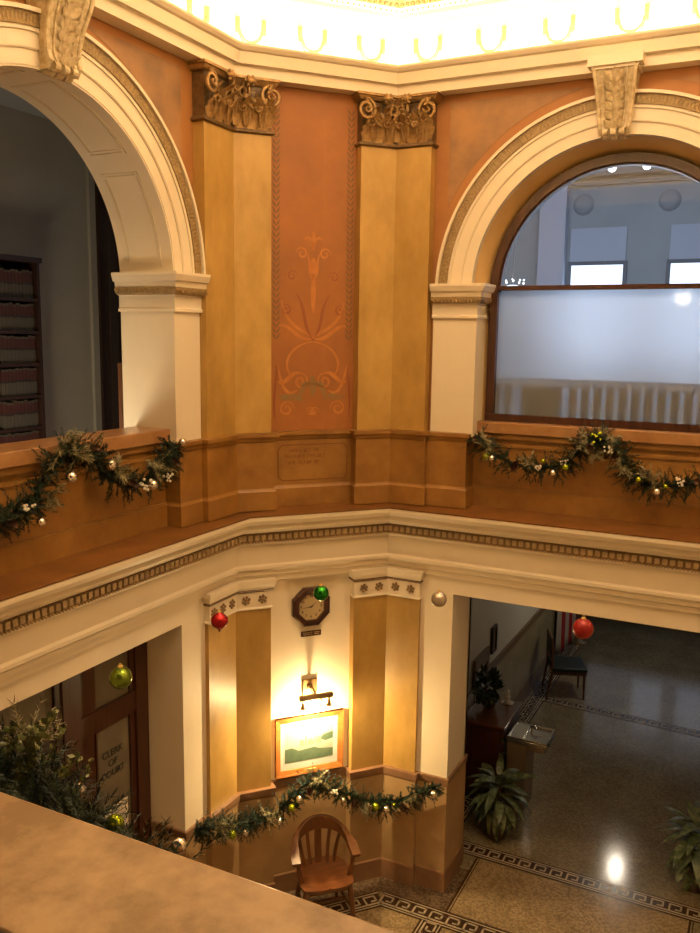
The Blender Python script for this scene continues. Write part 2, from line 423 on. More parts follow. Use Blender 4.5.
# cove and ceiling of the rotunda
cv = MB().sweep(OCT, [(-.22, 7.84), (-.20, 7.84), (-.20, 8.30), (-.14, 8.32), (-.14, 8.36), (-.06, 8.38), (-.06, 8.46), (-.22, 8.46)], True)
ceil_ = build('ceiling', MB().sweep(OCT, [(-.2, 8.45), (-.08, 8.45), (2.0, 9.55), (2.0, 9.65), (-.2, 8.6)], True).prism(oct_off(1.95)[::-1], 9.53, 9.63), 'cream', kind='structure', smooth=0)
build('cove_wall', cv, 'cream', ceil_, smooth=0)
bd = MB()
for i in (7, 0, 1, 2):
    a, b = Vector(oct_off(-.05)[i]), Vector(oct_off(-.05)[(i + 1) % 8]); L = (b - a).length; n = int(L / .05)
    for j in range(n):
        q = a + (b - a) * ((j + .5) / n); bd.ball((q.x, q.y, 8.40), .02, 6)
        bd.ball((q.x, q.y, 8.345), .011, 6)
build('bead_moulding', bd, 'antique', ceil_)
for i in (7, 0, 1):                                        # wreath cartouches in the cove and coffers above
    a, b = Vector((*oct_off(-.195)[i], 0)), Vector((*oct_off(-.195)[(i + 1) % 8], 0)); d = b - a
    T = Matrix.Translation(a) @ Matrix.Rotation(math.atan2(d.y, d.x), 4, 'Z')
    n = max(2, round(d.length / .62))
    wr = MB()
    for j in range(n):
        x = d.length * (j + .5) / n
        wr.tube([(x + .10 * math.cos(t * PI / 8), -.015, 8.08 - .10 + .13 * math.sin(t * PI / 8) + .08) for t in range(8, 17)], [.008 + .014 * math.sin(t * PI / 8) for t in range(9)], 6, T)
        wr.box(x - .13, x - .10, -.03, 0, 8.02, 8.14, T); wr.box(x + .10, x + .13, -.03, 0, 8.02, 8.14, T)
    build('cove_garland', wr, 'antique', ceil_)
    co = MB(); in_ = MB()
    ca, cb = Vector((*oct_off(0)[i], 8.51)), Vector((*oct_off(0)[(i + 1) % 8], 8.51))
    e = (cb - ca); L = e.length; ex = e.normalized(); nn = Vector((ex.y, -ex.x, 0)); sl = (nn * 2.08 + Vector((0, 0, 1.1))).normalized()
    up = ex.cross(sl)
    if up.z > 0: up = -up
    m = max(2, round(L / .42))
    for r in range(4):
        for j in range(m):
            w_ = L / m
            o = ca + ex * (w_ * (j + .5)) + sl * (.30 + r * .42) + ex * 0
            s_ = .16 - r * .012
            TT = Matrix(((ex.x, sl.x, up.x, o.x), (ex.y, sl.y, up.y, o.y), (ex.z, sl.z, up.z, o.z), (0, 0, 0, 1)))
            co.box(-s_, s_, -s_, -s_ + .03, -.02, .06, TT).box(-s_, s_, s_ - .03, s_, -.02, .06, TT).box(-s_, -s_ + .03, -s_, s_, -.02, .06, TT).box(s_ - .03, s_, -s_, s_, -.02, .06, TT)
            in_.ball((0, 0, .03), .07, 8, .4, TT)
    build('coffer_frames', co, 'cream', ceil_, smooth=0); build('coffer_rosettes', in_, 'antique', ceil_)

# upper cornice
build('trim_1', MB().sweep(OCT, [(-.15, 7.61), (.035, 7.61), (.035, 7.69), (.045, 7.70), (.075, 7.70), (.085, 7.79), (.105, 7.80), (.125, 7.825), (.125, 7.845), (-.15, 7.85)], True), 'cream', kind='structure', smooth=0)
# entablature under the balcony ledge, with its dentils
ent = build('trim_2', MB().sweep(OCT, [(-.14, 3.22), (-.045, 3.23), (-.045, 3.25), (-.02, 3.26), (-.02, 3.31), (.01, 3.325), (.01, 3.36), (.04, 3.385), (.04, 3.41), (.015, 3.425), (.015, 3.60),
    (.035, 3.61), (.045, 3.63), (.055, 3.635), (.055, 3.735), (.10, 3.74), (.115, 3.765), (.15, 3.785), (.15, 3.82), (.19, 3.835), (.21, 3.87), (.21, 3.90), (-.14, 3.90)], True), 'cream', kind='structure', smooth=0)
dn = MB(); dz = MB()
bgm = MB().sweep(OCT, [(.05, 3.640), (.060, 3.640), (.060, 3.73), (.05, 3.73)], True)
build('dentil_ground', bgm, 'dentbg', ent, smooth=0)
eg = MB()
for i in (7, 0, 1):
    o8 = oct_off(.058); a, b = Vector((*o8[i], 0)), Vector((*o8[(i + 1) % 8], 0)); d = b - a; L = d.length
    T = Matrix.Translation(a) @ Matrix.Rotation(math.atan2(d.y, d.x), 4, 'Z'); n = round(L / .060)
    for j in range(n):
        x = L * (j + .5) / n
        dn.box(x - .019, x + .019, -.024, .01, 3.664, 3.712, T)
        eg.ball((x, -.002, 3.640), .011, 6, T=T); eg.ball((x + L / n / 2, -.002, 3.640), .011, 6, T=T)
        dz.ball((x, -.045, 3.748), .009, 6, T=T)
build('dentils', dn, 'dent', ent, smooth=0); build('bead_course', eg, 'dent', ent); build('egg_course', dz, 'cream', ent, smooth=0)
build('trim_3', MB().sweep(OCT, [(-.62, 3.905), (.205, 3.905), (.205, 3.915), (-.25, 3.935), (-.62, 3.935)], True), 'ledge', kind='structure', smooth=0)

# wainscot that wraps piers, pilasters and the panel on the ledge
wp = [(-.52, -.745), pl(-.745, -.03), pl(-.45, -.03), pl(-.45, .025), foldL(.025), pc(.352, .025), pc(.352, -.085), pc(1.145, -.085), pc(1.145, .025), foldR(.025),
      pr(1.352, .025), pr(1.352, -.03), pr(1.74, -.03), pr(1.74, -.42)]
WPR = [(-.05, 3.93), (.018, 3.93), (.018, 4.10), (.006, 4.115), (0, 4.13), (0, 4.545), (.012, 4.555), (.02, 4.58), (.035, 4.595), (.035, 4.625), (-.05, 4.63)]
build('trim_4', MB().sweep(wp, WPR), 'wains', kind='structure', smooth=0)
# parapets in the two arches
for nm, F, a, b, m_ in (('trim_5', FL, -3.16, -.75, 0), ('trim_6', FR, 1.72, 4.1, 1)):
    dl_ = 0 if m_ else .07
    p = build(nm, MB().box(a, b, .25 - dl_, .46 if not m_ else .40, 3.93, 4.63, F), 'wains', kind='structure', smooth=0)
    build('plinth', MB().box(a, b, .225 - dl_, .25 - dl_, 3.93, 4.11, F).box(a, b, .235 - dl_, .25 - dl_, 4.11, 4.125, F), 'wains', p, smooth=0)
    build('bed_moulding', MB().box(a, b, .235 - dl_, .25 - dl_, 4.50, 4.53, F).box(a, b, .215 - dl_, .25 - dl_, 4.58, 4.63, F), 'wains', p, smooth=0)
    build('cap_rail', MB().box(a, b, .185 - dl_, .48 if not m_ else .40, 4.63, 4.735, F), 'rail', p, bevel=.008)
npar = build('trim_7', MB().box(.99, 4.91, -5.48, -5.26, 3.9, 4.62), 'wains', kind='structure', smooth=0)
build('cap_rail', MB().box(.95, 4.95, -5.488, -5.247, 4.62, 4.73), 'nearmarble', npar, bevel=.006)

# ------------------------------------------------------------------ arches: piers, imposts, archivolts, soffit panels
def pier(name, F, u0, u1, y1):
    build(name, MB().box(u0, u1, .058, y1, 4.6, 5.92, F), 'cream', kind='structure', smooth=0)
pier('trim_8', FL, -.752, -.42, .60)
pier('trim_9', FR, 1.372, 1.785, .46)
IMP = [(-.02, 5.665), (.016, 5.668), (.016, 5.69), (.006, 5.70), (.006, 5.79), (.02, 5.80), (.05, 5.86), (.055, 5.90), (.075, 5.905), (.092, 5.95), (.092, 5.972), (-.02, 5.972)]
LFB = [(.0, 5.795), (.032, 5.80), (.058, 5.83), (.058, 5.855), (.0, 5.862)]
for nm, path, F in (('trim_10', [(-.61, -.752), (-.05, -.752), (-.05, -.40)], FL), ('trim_11', [pr(1.365, -.05), pr(1.785, -.05), pr(1.785, -.44)], FR)):
    t = build(nm, MB().sweep(path, IMP), 'cream', kind='structure', smooth=0)
    build('leaf_band', MB().sweep(path, LFB), 'antique', t, smooth=0)
    lv = MB()
    for k in range(len(path) - 1):
        a, b = Vector((*path[k], 0)), Vector((*path[k + 1], 0)); d = b - a; n = max(4, round(d.length / .034)); r = Vector((d.y, -d.x, 0)).normalized()
        for j in range(n):
            q = a + d * ((j + .5) / n) + r * .055
            lv.leaf((q.x, q.y, 5.855), d.normalized() * .5 + Vector((0, 0, -1)), r, .06, .026, .1, n=3)
    build('leaf_carving', lv, 'antique', t)
def archivolt(name, F, uc, soffit):
    t = build(name, MB().arc(uc, ZS, 1.225, 1.325, .055, .12, T=F).arc(uc, ZS, 1.325, 1.42, .040, .12, T=F).arc(uc, ZS, 1.42, 1.445, .028, .12, T=F)
              .arc(uc, ZS, 1.318, 1.332, .045, .12, T=F).arc(uc, ZS, 1.525, 1.55, -.005, .12, T=F), 'cream', kind='structure', smooth=30)
    build('leaf_band', MB().arc(uc, ZS, 1.445, 1.525, .018, .12, T=F), 'antique', t, smooth=30)
    b = MB()
    n = 150
    for j in range(n):
        a = PI * (j + .5) / n; c, s_ = math.cos(a), math.sin(a)
        base = F @ Vector((uc + 1.448 * c, .016, ZS + 1.448 * s_)); tip = F @ Vector((uc + 1.52 * math.cos(a), .016, ZS + 1.52 * math.sin(a)))
        o = (F.to_3x3() @ Vector((0, -1, 0)))
        b.leaf(base, tip - base, o, .070, .026, .12, n=3)
    build('leaf_carving', b, 'antique', t)
    return t
archivolt('trim_12', FL, UC, True)
archivolt('trim_13', FR, RC, False)
sf = MB()
for a0, a1 in ((5, 40), (47, 85), (95, 133), (140, 175)):
    A0, A1 = math.radians(a0), math.radians(a1)
    for y0, y1 in ((.165, .182), (.188, .194), (.498, .515), (.486, .492)):
        sf.arc(UC, ZS, 1.205, 1.228, y0, y1, A0, A1, 14, FL)
    for q in (A0, A1 - .016, A0 + .022, A1 - .034): sf.arc(UC, ZS, 1.205, 1.228, .165, .515, q, q + .014, 2, FL)
sof = build('trim_14', MB().arc(UC, ZS, 1.212, 1.2255, .06, .60, 0, PI, 60, FL), 'cream', kind='structure', smooth=30)
build('soffit_panel_moulding', sf, 'cream', sof, smooth=30)
# gold reveal that splays from the right arch to the window frame, and jamb splay
rv = MB(); n = 56; vs = []
ring = lambda r, y: [(RC - r, y, 4.70)] + [(RC + r * math.cos(PI - PI * i / n), y, ZS + r * math.sin(PI - PI * i / n)) for i in range(n + 1)] + [(RC + r, y, 4.70)]
ra, rb = ring(1.232, .12), ring(1.125, .44); vs = ra + rb; k = len(ra)
rv.add(vs, [(i, i + 1, k + i + 1, k + i) for i in range(k - 1)], FR)
build('trim_15', rv, 'reveal', kind='structure', smooth=30)

# ------------------------------------------------------------------ window in the right arch
win = thing('window_1', None, None, (RC, C2 + .42, 4.73), 0, kind='structure')
g = MB().arc(RC, ZS, 1.055, 1.13, .30, .42, T=FR)
g.box(RC - 1.13, RC - 1.055, .30, .42, 4.735, ZS, FR).box(RC + 1.055, RC + 1.13, .30, .42, 4.735, ZS, FR).box(RC - 1.13, RC + 1.13, .29, .42, 4.735, 4.80, FR)
g.arc(RC, ZS, 1.04, 1.06, .33, .40, T=FR)
build('window_frame', g, 'wood', win, smooth=30)
build('transom_bar', MB().box(RC - 1.06, RC + 1.06, .31, .40, 5.925, 5.965, FR), 'wood', win, smooth=0)
build('frosted_pane', MB().box(RC - 1.056, RC + 1.056, .36, .362, 4.80, 5.926, FR), 'frost', win, smooth=0)
lp = [(RC + 1.05 * math.cos(PI * i / 40), ZS + .055 + (1.05 - .055 * math.sin(PI * i / 40)) * math.sin(PI * i / 40)) for i in range(41)]
build('lunette_pane', MB().slab(lp, .36, .362, FR), 'glass', win, smooth=0)

# ------------------------------------------------------------------ pilasters
def shaft(path, back, z0, z1): return MB().prism((path + back)[::-1], z0, z1)
SLw, SLd, SRd, SRw = .412, .330, .344, .338
def plan(side, e=0., w=0.):
    if side == 'L': return [pl(-SLw - w, e), foldL(e), pc(SLd + w, e)], [pc(SLd + w, -.112), foldL(-.112), pl(-SLw - w, -.112)]
    return [pc(CL - SRd - w, e), foldR(e), pr(C1 + SRw + w, e)], [pr(C1 + SRw + w, -.112), foldR(-.112), pc(CL - SRd - w, -.112)]
def faces(side):
    p, _ = plan(side)
    return [(Vector((*p[0], 0)), Vector((*p[1], 0))), (Vector((*p[1], 0)), Vector((*p[2], 0)))]
def volute(mb, c, ax, up, out, r, turns=1.7, flip=1, tail=None, th=.013):
    c, ax, up, out = Vector(c), Vector(ax), Vector(up), Vector(out); pts = []; rr = []
    n = 34
    for i in range(n + 1):
        t = i / n; a = turns * 2 * PI * t + PI * .5; q = r * (1 - t) ** .85 + .004
        pts.append(c + ax * (flip * q * math.cos(a)) + up * (q * math.sin(a)) + out * (.035 * t)); rr.append(th * (1 - .45 * t))
    if tail:
        q0 = pts[0]; q1 = Vector(tail); pre = []
        for i in range(9):
            t = i / 9; pre.append(q1.lerp(q0, t) + up * (-.05 * math.sin(PI * t)) * 1.0 + ax * (flip * -.0 * t)); 
        pts = pre + pts; rr = [th * .6 + th * .4 * i / 9 for i in range(9)] + rr
    mb.tube(pts, rr, 6)
def corinthian(root, side, z0, z1):
    bell = MB(); a, b = plan(side, .004); bell.prism((a + b)[::-1], z0, z1 - .05)
    bl = build('capital', bell, 'bronze', root, smooth=0)
    p, q = plan(side); path = [q[2], p[0], p[1], p[2], q[0]]
    build('astragal', MB().sweep(path, [(-.01, z0 - .012), (.012, z0 - .012), (.028, z0), (.028, z0 + .014), (.012, z0 + .026), (-.01, z0 + .026)]), 'bronze', bl, smooth=0)
    build('abacus', MB().sweep(path, [(-.01, z1 - .062), (.03, z1 - .055), (.045, z1 - .035), (.05, z1 - .025), (.062, z1 - .02), (.062, z1), (-.01, z1)]), 'gilt', bl, smooth=0)
    lv = MB(); H = z1 - z0; up = Vector((0, 0, 1))
    for fi, (A, B) in enumerate(faces(side)):
        d = (B - A).normalized(); L = (B - A).length; o = Vector((d.y, -d.x, 0))
        for k, (fr, h, w) in enumerate(((.16, .40, .13), (.46, .43, .15), (.76, .42, .15))):
            lv.leaf(A + d * (L * fr) + o * .008 + up * (z0 + .02), up, o, H * h * 1.15, w, .42, 3, 8)
            lv.leaf(A + d * (L * fr) + o * .02 + up * (z0 + .02 + H * .30), up + d * R_(-.2, .2), o, H * .2, w * .55, 1.1, 2, 5)
        for fr in (.31, .61, .90):
            lv.leaf(A + d * (L * fr) + o * .005 + up * (z0 + .05), up, o, H * .56, .13, .55, 3, 8)
            lv.leaf(A + d * (L * fr) + o * .05 + up * (z0 + H * .60), up * .3 + d * R_(-.6, .6), o, H * .17, .06, 1.2, 2, 5)
        for _ in range(5):
            fr = R_(.1, .95); lv.leaf(A + d * (L * fr) + o * .012 + up * (z0 + H * R_(.3, .72)), up * .6 + d * R_(-1, 1), o, H * .15, .045, .9, 2, 4)
        for fr, zf, fp in ((.20, .40, 1), (.42, .52, -1), (.62, .40, 1), (.84, .50, -1)):
            volute(lv, A + d * (L * fr) + o * .065 + up * (z0 + H * zf), d, up, o, .034, 1.3, fp, tail=A + d * (L * (fr + .07 * fp)) + o * .03 + up * (z0 + .04), th=.009)
        outer = A if fi == 0 else B; sg = 1 if fi == 0 else -1
        dd = d * sg
        vo = MB(); volute(vo, outer + dd * .015 + o * .055 + up * (z1 - .145), dd, up, o, .088, 1.9, -1, tail=outer + dd * (L * .45) + o * .085 + up * (z0 + H * .34), th=.019); build('volute', vo, 'gilt', bl, smooth=60); vo = MB()
        inner = B if fi == 0 else A
        volute(vo, inner - dd * .07 + o * .05 + up * (z1 - .125), dd, up, o, .058, 1.5, 1, tail=inner - dd * (L * .45) + o * .085 + up * (z0 + H * .40), th=.015); build('volute', vo, 'gilt', bl, smooth=60); ro = MB()
        ro.ball(A + d * (L * (.62 if fi == 0 else .38)) + o * .095 + up * (z1 - .045), .035, 10)
        for k in range(6):
            t = k * PI / 3; ro.ball(A + d * (L * (.62 if fi == 0 else .38)) + d * (.036 * math.cos(t)) + o * .09 + up * (z1 - .045 + .036 * math.sin(t)), .016, 6)
        build('rosette', ro, 'gilt', bl, smooth=60)
    f = Vector((*(foldL(.03) if side == 'L' else foldR(.03)), 0)); (A, B), (C, D) = faces(side)
    o = ((B - A).normalized() + (D - C).normalized()); o = Vector((o.y, -o.x, 0)).normalized()
    ro = MB(); ro.ball(f + up * (z1 - .17), .045, 10, 1.3); lv.leaf(f + up * (z1 - .14), up, o, .13, .085, .5, 3, 6); lv.leaf(f + up * (z0 + .04), up, o, .2, .09, .35, 3, 6)
    build('acanthus_leaves', lv, 'gilt', bl, smooth=60); build('fold_boss', ro, 'gilt', bl, smooth=60)
for side, lab in (('L', 'tall folded ochre pilaster with dark leafy capital left of the orange painted panel'), ('R', 'tall folded ochre pilaster with dark leafy capital right of the orange painted panel')):
    b = foldL(-.05) if side == 'L' else foldR(-.05)
    t = thing('pilaster', lab, 'pilaster', (*b, 4.63), 0, 'tall upper pilasters')
    build('shaft', shaft(*plan(side), 4.63, 7.18), 'gold', t, smooth=0)
    corinthian(t, side, 7.18, 7.61)
for side, lab in (('L', 'lower ochre pilaster with rosette capital left of the wall clock and picture'), ('R', 'lower ochre pilaster with rosette capital right of the wall clock and picture')):
    b = foldL(-.05) if side == 'L' else foldR(-.05)
    t = thing('pilaster', lab, 'pilaster', (*b, 1.216), 0, 'lower pilasters')
    build('shaft', shaft(*plan(side, -.012), 1.21, 3.03), 'gold', t, smooth=0)
    p, q = plan(side, 0.); path = [q[2], p[0], p[1], p[2], q[0]]
    cp = build('capital', MB().sweep(path, [(-.11, 3.0), (.008, 3.0), (.014, 3.012), (.004, 3.024), (.004, 3.165), (-.11, 3.165)]), 'creamlow', t, smooth=0)
    build('dark_bead', MB().sweep(path, [(-.11, 3.165), (.012, 3.165), (.02, 3.178), (.012, 3.19), (-.11, 3.19)]), 'bronze', cp, smooth=0)
    build('cymatium', MB().sweep(path, [(-.11, 3.19), (.015, 3.19), (.018, 3.205), (.034, 3.23), (.042, 3.26), (.042, 3.285), (-.11, 3.285)]), 'creamlow', cp, smooth=0)
    for fi, (A, B) in enumerate(faces(side)):
        d = (B - A).normalized(); L = (B - A).length; o = Vector((d.y, -d.x, 0))
        for fr in ((.14, .46, .80) if fi == (0 if side == 'L' else 5) else (.27, .74)):
            rs = MB(); c = A + d * (L * fr) + o * .01 + Vector((0, 0, 3.095)); rs.ball(c, .016, 8)
            for k in range(6):
                u = k * PI / 3 + .3; rs.ball(c + d * (.031 * math.cos(u)) + Vector((0, 0, .031 * math.sin(u))), .0145, 6)
            build('rosette', rs, 'rosette', cp, smooth=60)

# lower marble dado
dp = [(-.47, -.733), pl(-.733, -.045), pl(-.435, -.045), pl(-.435, .012), foldL(.012), pc(.345, .012), pc(.345, -.10), pc(1.152, -.10), pc(1.152, .012), foldR(.012),
      pr(1.345, .012), pr(1.345, -.045), pr(1.655, -.045), pr(1.655, -.62)]
dd_ = build('baseboard_1', MB().sweep(dp, [(-.06, 0), (.004, 0), (.004, 1.13), (-.06, 1.13)]), 'marble', kind='structure', smooth=0)
build('dado_cap', MB().sweep(dp, [(-.06, 1.13), (.010, 1.13), (.016, 1.15), (.022, 1.20), (.022, 1.216), (-.06, 1.216)]), 'marblepink', dd_, smooth=0)
build('dado_plinth', MB().sweep(dp, [(-.06, 0), (.014, 0), (.014, .20), (.006, .215), (-.06, .215)]), 'marblepink', dd_, smooth=0)

# ------------------------------------------------------------------ keystones
def keystone(label, F, uc, w0, w1):
    base = F @ Vector((uc, .05, 7.14))
    t = thing('keystone', label, 'keystone', base, 0, 'carved scroll keystones')
    prof = [(7.12, .055), (7.17, .085), (7.22, .07), (7.30, .075), (7.40, .10), (7.50, .145), (7.57, .17), (7.62, .175)]
    b = MB(); vs = []; n = len(prof)
    for z, p in prof:
        hw = (w1 + (w0 - w1) * (z - 7.12) / .5) / 2
        vs += [(uc - hw, .11, z), (uc - hw, .05 - p, z), (uc + hw, .05 - p, z), (uc + hw, .11, z)]
    fs = [(i * 4 + j, i * 4 + (j + 1) % 4, i * 4 + 4 + (j + 1) % 4, i * 4 + 4 + j) for i in range(n - 1) for j in range(4)] + [(0, 3, 2, 1), (n * 4 - 4, n * 4 - 3, n * 4 - 2, n * 4 - 1)]
    b.add(vs, fs, F); build('body', b, 'carved', t, smooth=40)
    e = MB()
    for g in (-1, 1):
        e.tube([(uc + g * (w1 + (w0 - w1) * (z - 7.12) / .5) / 2, .045 - p, z) for z, p in prof], .016, 7, F)
        e.tube([(uc + g * .6 * (w1 + (w0 - w1) * (z - 7.12) / .5) / 2, .044 - p, z) for z, p in prof], .008, 6, F)
    build('scroll_edges', e, 'carved', t)
    s_ = MB(); 
    for x in (-.62, 0, .62):
        s_.tube([(uc + x * w1 * .5 - .028, .03, 7.125), (uc + x * w1 * .5 + .028, .03, 7.125)], .036, 10, F)
        s_.tube([(uc + x * w1 * .5 - .022, -.03, 7.14), (uc + x * w1 * .5 + .022, -.03, 7.14)], .030, 10, F)
    build('bottom_rolls', s_, 'carved', t)
    l = MB(); o = F.to_3x3() @ Vector((0, -1, 0)); rx = F.to_3x3() @ Vector((1, 0, 0))
    def zp(z):
        for (za, pa), (zb, pb) in zip(prof, prof[1:]):
            if za <= z <= zb: return pa + (pb - pa) * (z - za) / (zb - za)
        return prof[-1][1]
    for z in (7.17, 7.24, 7.31, 7.38, 7.45, 7.52):
        for g in (-1, 1):
            l.leaf(F @ Vector((uc + g * .012, .048 - zp(z), z)), Vector((0, 0, .8)) + rx * g * .9 + o * .35, o, .105, .05, .35, 2, 5)
        l.leaf(F @ Vector((uc, .046 - zp(z), z)), Vector((0, 0, 1)) + o * .3, o, .1, .045, .2, 2, 5)
    build('acanthus_relief', l, 'carved', t, smooth=60)
    build('cap_block', MB().box(uc - w0 / 2 - .05, uc + w0 / 2 + .05, -.16, .11, 7.622, 7.70, F).box(uc - w0 / 2 - .02, uc + w0 / 2 + .02, -.14, .11, 7.60, 7.623, F), 'cream', t, smooth=0)
keystone('carved cream scroll keystone at the top of the left open arch', FL, -1.92, .34, .24)
keystone('carved cream scroll keystone at the top of the arched window', FR, 2.90, .32, .21)

# ------------------------------------------------------------------ painted panel with stencils
mu = thing('mural_panel', 'tall terracotta wall panel with faded scroll stencils between two upper pilasters', 'painted panel', (*pc(.754, -.105), 4.63), CHA)
build('panel', MB().box(.325, 1.17, .10, .112, 4.63, 7.62, FC), 'terra2', mu, smooth=0)
MX = .755
for x in (.405, 1.105):
    lb = MB(); z = 5.46
    while z < 7.45:
        for g in (-1, 1):
            lb.ribbon([(x, z), (x + g * .018, z + .022), (x + g * .034, z + .055)], [.004, .016, .003], .0995, FC)
        z += .052
    build('laurel_band', lb, 'laurel', mu, smooth=0)
def spiral(cx, cz, r, a0, turns, sg, n=26):
    return [(cx + sg * r * (1 - .8 * i / n) * math.cos(a0 + turns * 2 * PI * i / n), cz + r * (1 - .8 * i / n) * math.sin(a0 + turns * 2 * PI * i / n)) for i in range(n + 1)]
def bez(p0, p1, p2, p3, n=18):
    o = []
    for i in range(n + 1):
        t = i / n; u = 1 - t
        o.append(tuple(u ** 3 * a + 3 * u * u * t * b + 3 * u * t * t * c + t ** 3 * d for a, b, c, d in zip(p0, p1, p2, p3)))
    return o
sA, sB, sG = MB(), MB(), MB()
def taper(n, w): return [w * (.25 + .75 * math.sin(PI * (i + .5) / n)) for i in range(n)]
def rib(mb, p, w): mb.ribbon(p, taper(len(p), w), .0995, FC)
rib(sA, [(MX, 5.70 + i * .03) for i in range(13)], .05); rib(sA, [(MX, 6.0 + i * .02) for i in range(10)], .075); rib(sA, [(MX, 6.25 + i * .02) for i in range(9)], .04)
for g in (-1, 1):
    rib(sA, spiral(MX + g * .11, 6.22, .055, 0, 1.3, g), .018); rib(sA, bez((MX + g * .055, 6.22), (MX + g * .02, 6.1), (MX + g * .06, 6.05), (MX, 5.98)), .02)
    rib(sA, bez((MX, 6.28), (MX + g * .02, 6.36), (MX + g * .05, 6.38), (MX + g * .09, 6.34)), .018)
    rib(sA, bez((MX, 5.47), (MX + g * .15, 5.42), (MX + g * .22, 5.62), (MX + g * .33, 5.58)), .035)
    rib(sA, bez((MX, 5.47), (MX + g * .1, 5.56), (MX + g * .25, 5.55), (MX + g * .30, 5.80)), .03)
    rib(sB, bez((MX, 5.45), (MX + g * .12, 5.62), (MX + g * .05, 5.72), (MX + g * .16, 5.86)), .03)
    rib(sA, bez((MX, 5.44), (MX + g * .2, 5.42), (MX + g * .32, 5.25), (MX + g * .20, 5.12)), .022)
    rib(sA, spiral(MX + g * .115, 5.08, .075, PI * .5, 1.4, g), .022)
    rib(sA, bez((MX + g * .115, 5.15), (MX + g * .2, 5.2), (MX + g * .26, 5.02), (MX + g * .33, 5.08)), .04)
    rib(sA, bez((MX + g * .15, 5.0), (MX + g * .26, 4.92), (MX + g * .30, 5.05), (MX + g * .34, 5.24)), .03)
    rib(sB, bez((MX + g * .34, 5.24), (MX + g * .36, 5.0), (MX + g * .38, 4.9), (MX + g * .36, 4.74)), .02)
    rib(sA, spiral(MX + g * .25, 4.83, .075, 0, 1.5, -g), .018); rib(sA, spiral(MX + g * .02, 4.80, .045, 0, 1.2, g), .014)
    rib(sG, bez((MX + g * .02, 5.05), (MX + g * .08, 5.1), (MX + g * .12, 4.98), (MX + g * .12, 4.92)), .05)
    rib(sG, bez((MX + g * .10, 4.90), (MX + g * .18, 4.98), (MX + g * .26, 4.90), (MX + g * .32, 4.95)), .06)
    rib(sB, spiral(MX + g * .20, 6.02, .05, 0, 1.3, -g), .014)
    rib(sB, spiral(MX + g * .26, 5.72, .05, 1, 1.3, g), .018)
rib(sG, [(MX, 4.95 + i * .02) for i in range(10)], .07)
st_ = MB()
for q_, k_ in ((sA, 0), (sB, 1), (sG, 2)):
    st_.m = k_; st_.add(q_.v, q_.f)
build('stencil_pattern', st_, ['stencil', 'stencildk', 'stencilgr'], mu, smooth=0)
# worn inscription on the wainscot panel below
ip = thing('inscription_panel', 'brown wainscot panel with rounded border and three worn lines of lettering under the terracotta panel', 'inscription', (*pc(.754, -.08), 4.15), CHA)
b_ = MB(); x0, x1, z0, z1, r = .42, 1.10, 4.17, 4.50, .06
pts = []
for cx, cz, a in ((x1 - r, z1 - r, 0), (x0 + r, z1 - r, PI / 2), (x0 + r, z0 + r, PI), (x1 - r, z0 + r, 1.5 * PI)):
    pts += [(cx + r * math.cos(a + t * PI / 10), cz + r * math.sin(a + t * PI / 10)) for t in range(6)]
b_.ribbon(pts + pts[:1], .010, .083, FC); build('border', b_, 'inscr', ip, smooth=0)
for zc, a, b, h in ((4.448, .53, .83, .028), (4.395, .49, .90, .026), (4.335, .49, .87, .026)):
    x = a; tx = MB()
    while x < b:
        w = R_(.012, .022)
        if random.random() < .82:
            tx.box(x, x + .005, .0815, .084, zc - h / 2, zc + h / 2, FC)
            q = random.choice((-1, 0, 1)); tx.box(x, x + w, .0815, .084, zc + q * h / 2 - .003, zc + q * h / 2 + .003, FC)
            if random.random() < .6: tx.box(x + w - .005, x + w, .0815, .084, zc - h / 2, zc + h / 2, FC)
        x += w + .008
    build('lettering', tx, 'inscr', ip, smooth=0)

# ------------------------------------------------------------------ clock, plaque, picture light, framed print on the corner wall
ck = thing('wall_clock', 'dark octagonal wall clock with cream dial above the small plaque', 'clock', (*pc(.752, -.11), 2.94), CHA)
def octa(s, z, r): return [(s + r / math.cos(PI / 8) * math.cos(PI / 8 + k * PI / 4), z + r / math.cos(PI / 8) * math.sin(PI / 8 + k * PI / 4)) for k in range(8)]
cx, cz = .752, 2.937
def octring(mb, r0, r1, y0a, y0b, y1):
    a, b = octa(cx, cz, r0), octa(cx, cz, r1); vs = []
    for k in range(8): vs += [(a[k][0], y0a, a[k][1]), (b[k][0], y0b, b[k][1]), (b[k][0], y1, b[k][1]), (a[k][0], y1, a[k][1])]
    fs = [(k * 4 + j, k * 4 + (j + 1) % 4, ((k + 1) % 8) * 4 + (j + 1) % 4, ((k + 1) % 8) * 4 + j) for k in range(8) for j in range(4)]
    mb.add(vs, fs, FC)
b_ = MB(); octring(b_, .128, .180, .055, .068, .11); octring(b_, .176, .189, .062, .075, .11)
build('frame', b_, 'clockwood', ck, smooth=0)
b_ = MB(); b_.slab(octa(cx, cz, .135), .085, .11, FC); build('dial', b_, 'clockface', ck, smooth=0)
TC = FC @ Matrix.Translation((cx, .084, cz)) @ Matrix.Rotation(PI / 2, 4, 'X')
for k in range(1, 13):
    a = PI / 2 - k * PI / 6
    text('numeral', str(k), .034, TC @ Matrix.Translation((.100 * math.cos(a), .100 * math.sin(a), 0)), 'black', ck)
def hand(nm, deg, L, w):
    a = PI / 2 - math.radians(deg); d = (math.cos(a), math.sin(a)); n = (-d[1], d[0])
    q = [(cx - .015 * d[0] - w * n[0], cz - .015 * d[1] - w * n[1]), (cx + L * d[0], cz + L * d[1]), (cx - .015 * d[0] + w * n[0], cz - .015 * d[1] + w * n[1])]
    build(nm, MB().slab(q, .078, .081, FC), 'black', ck, smooth=0)
hand('hour_hand', 52, .062, .006); hand('minute_hand', 262, .088, .005)
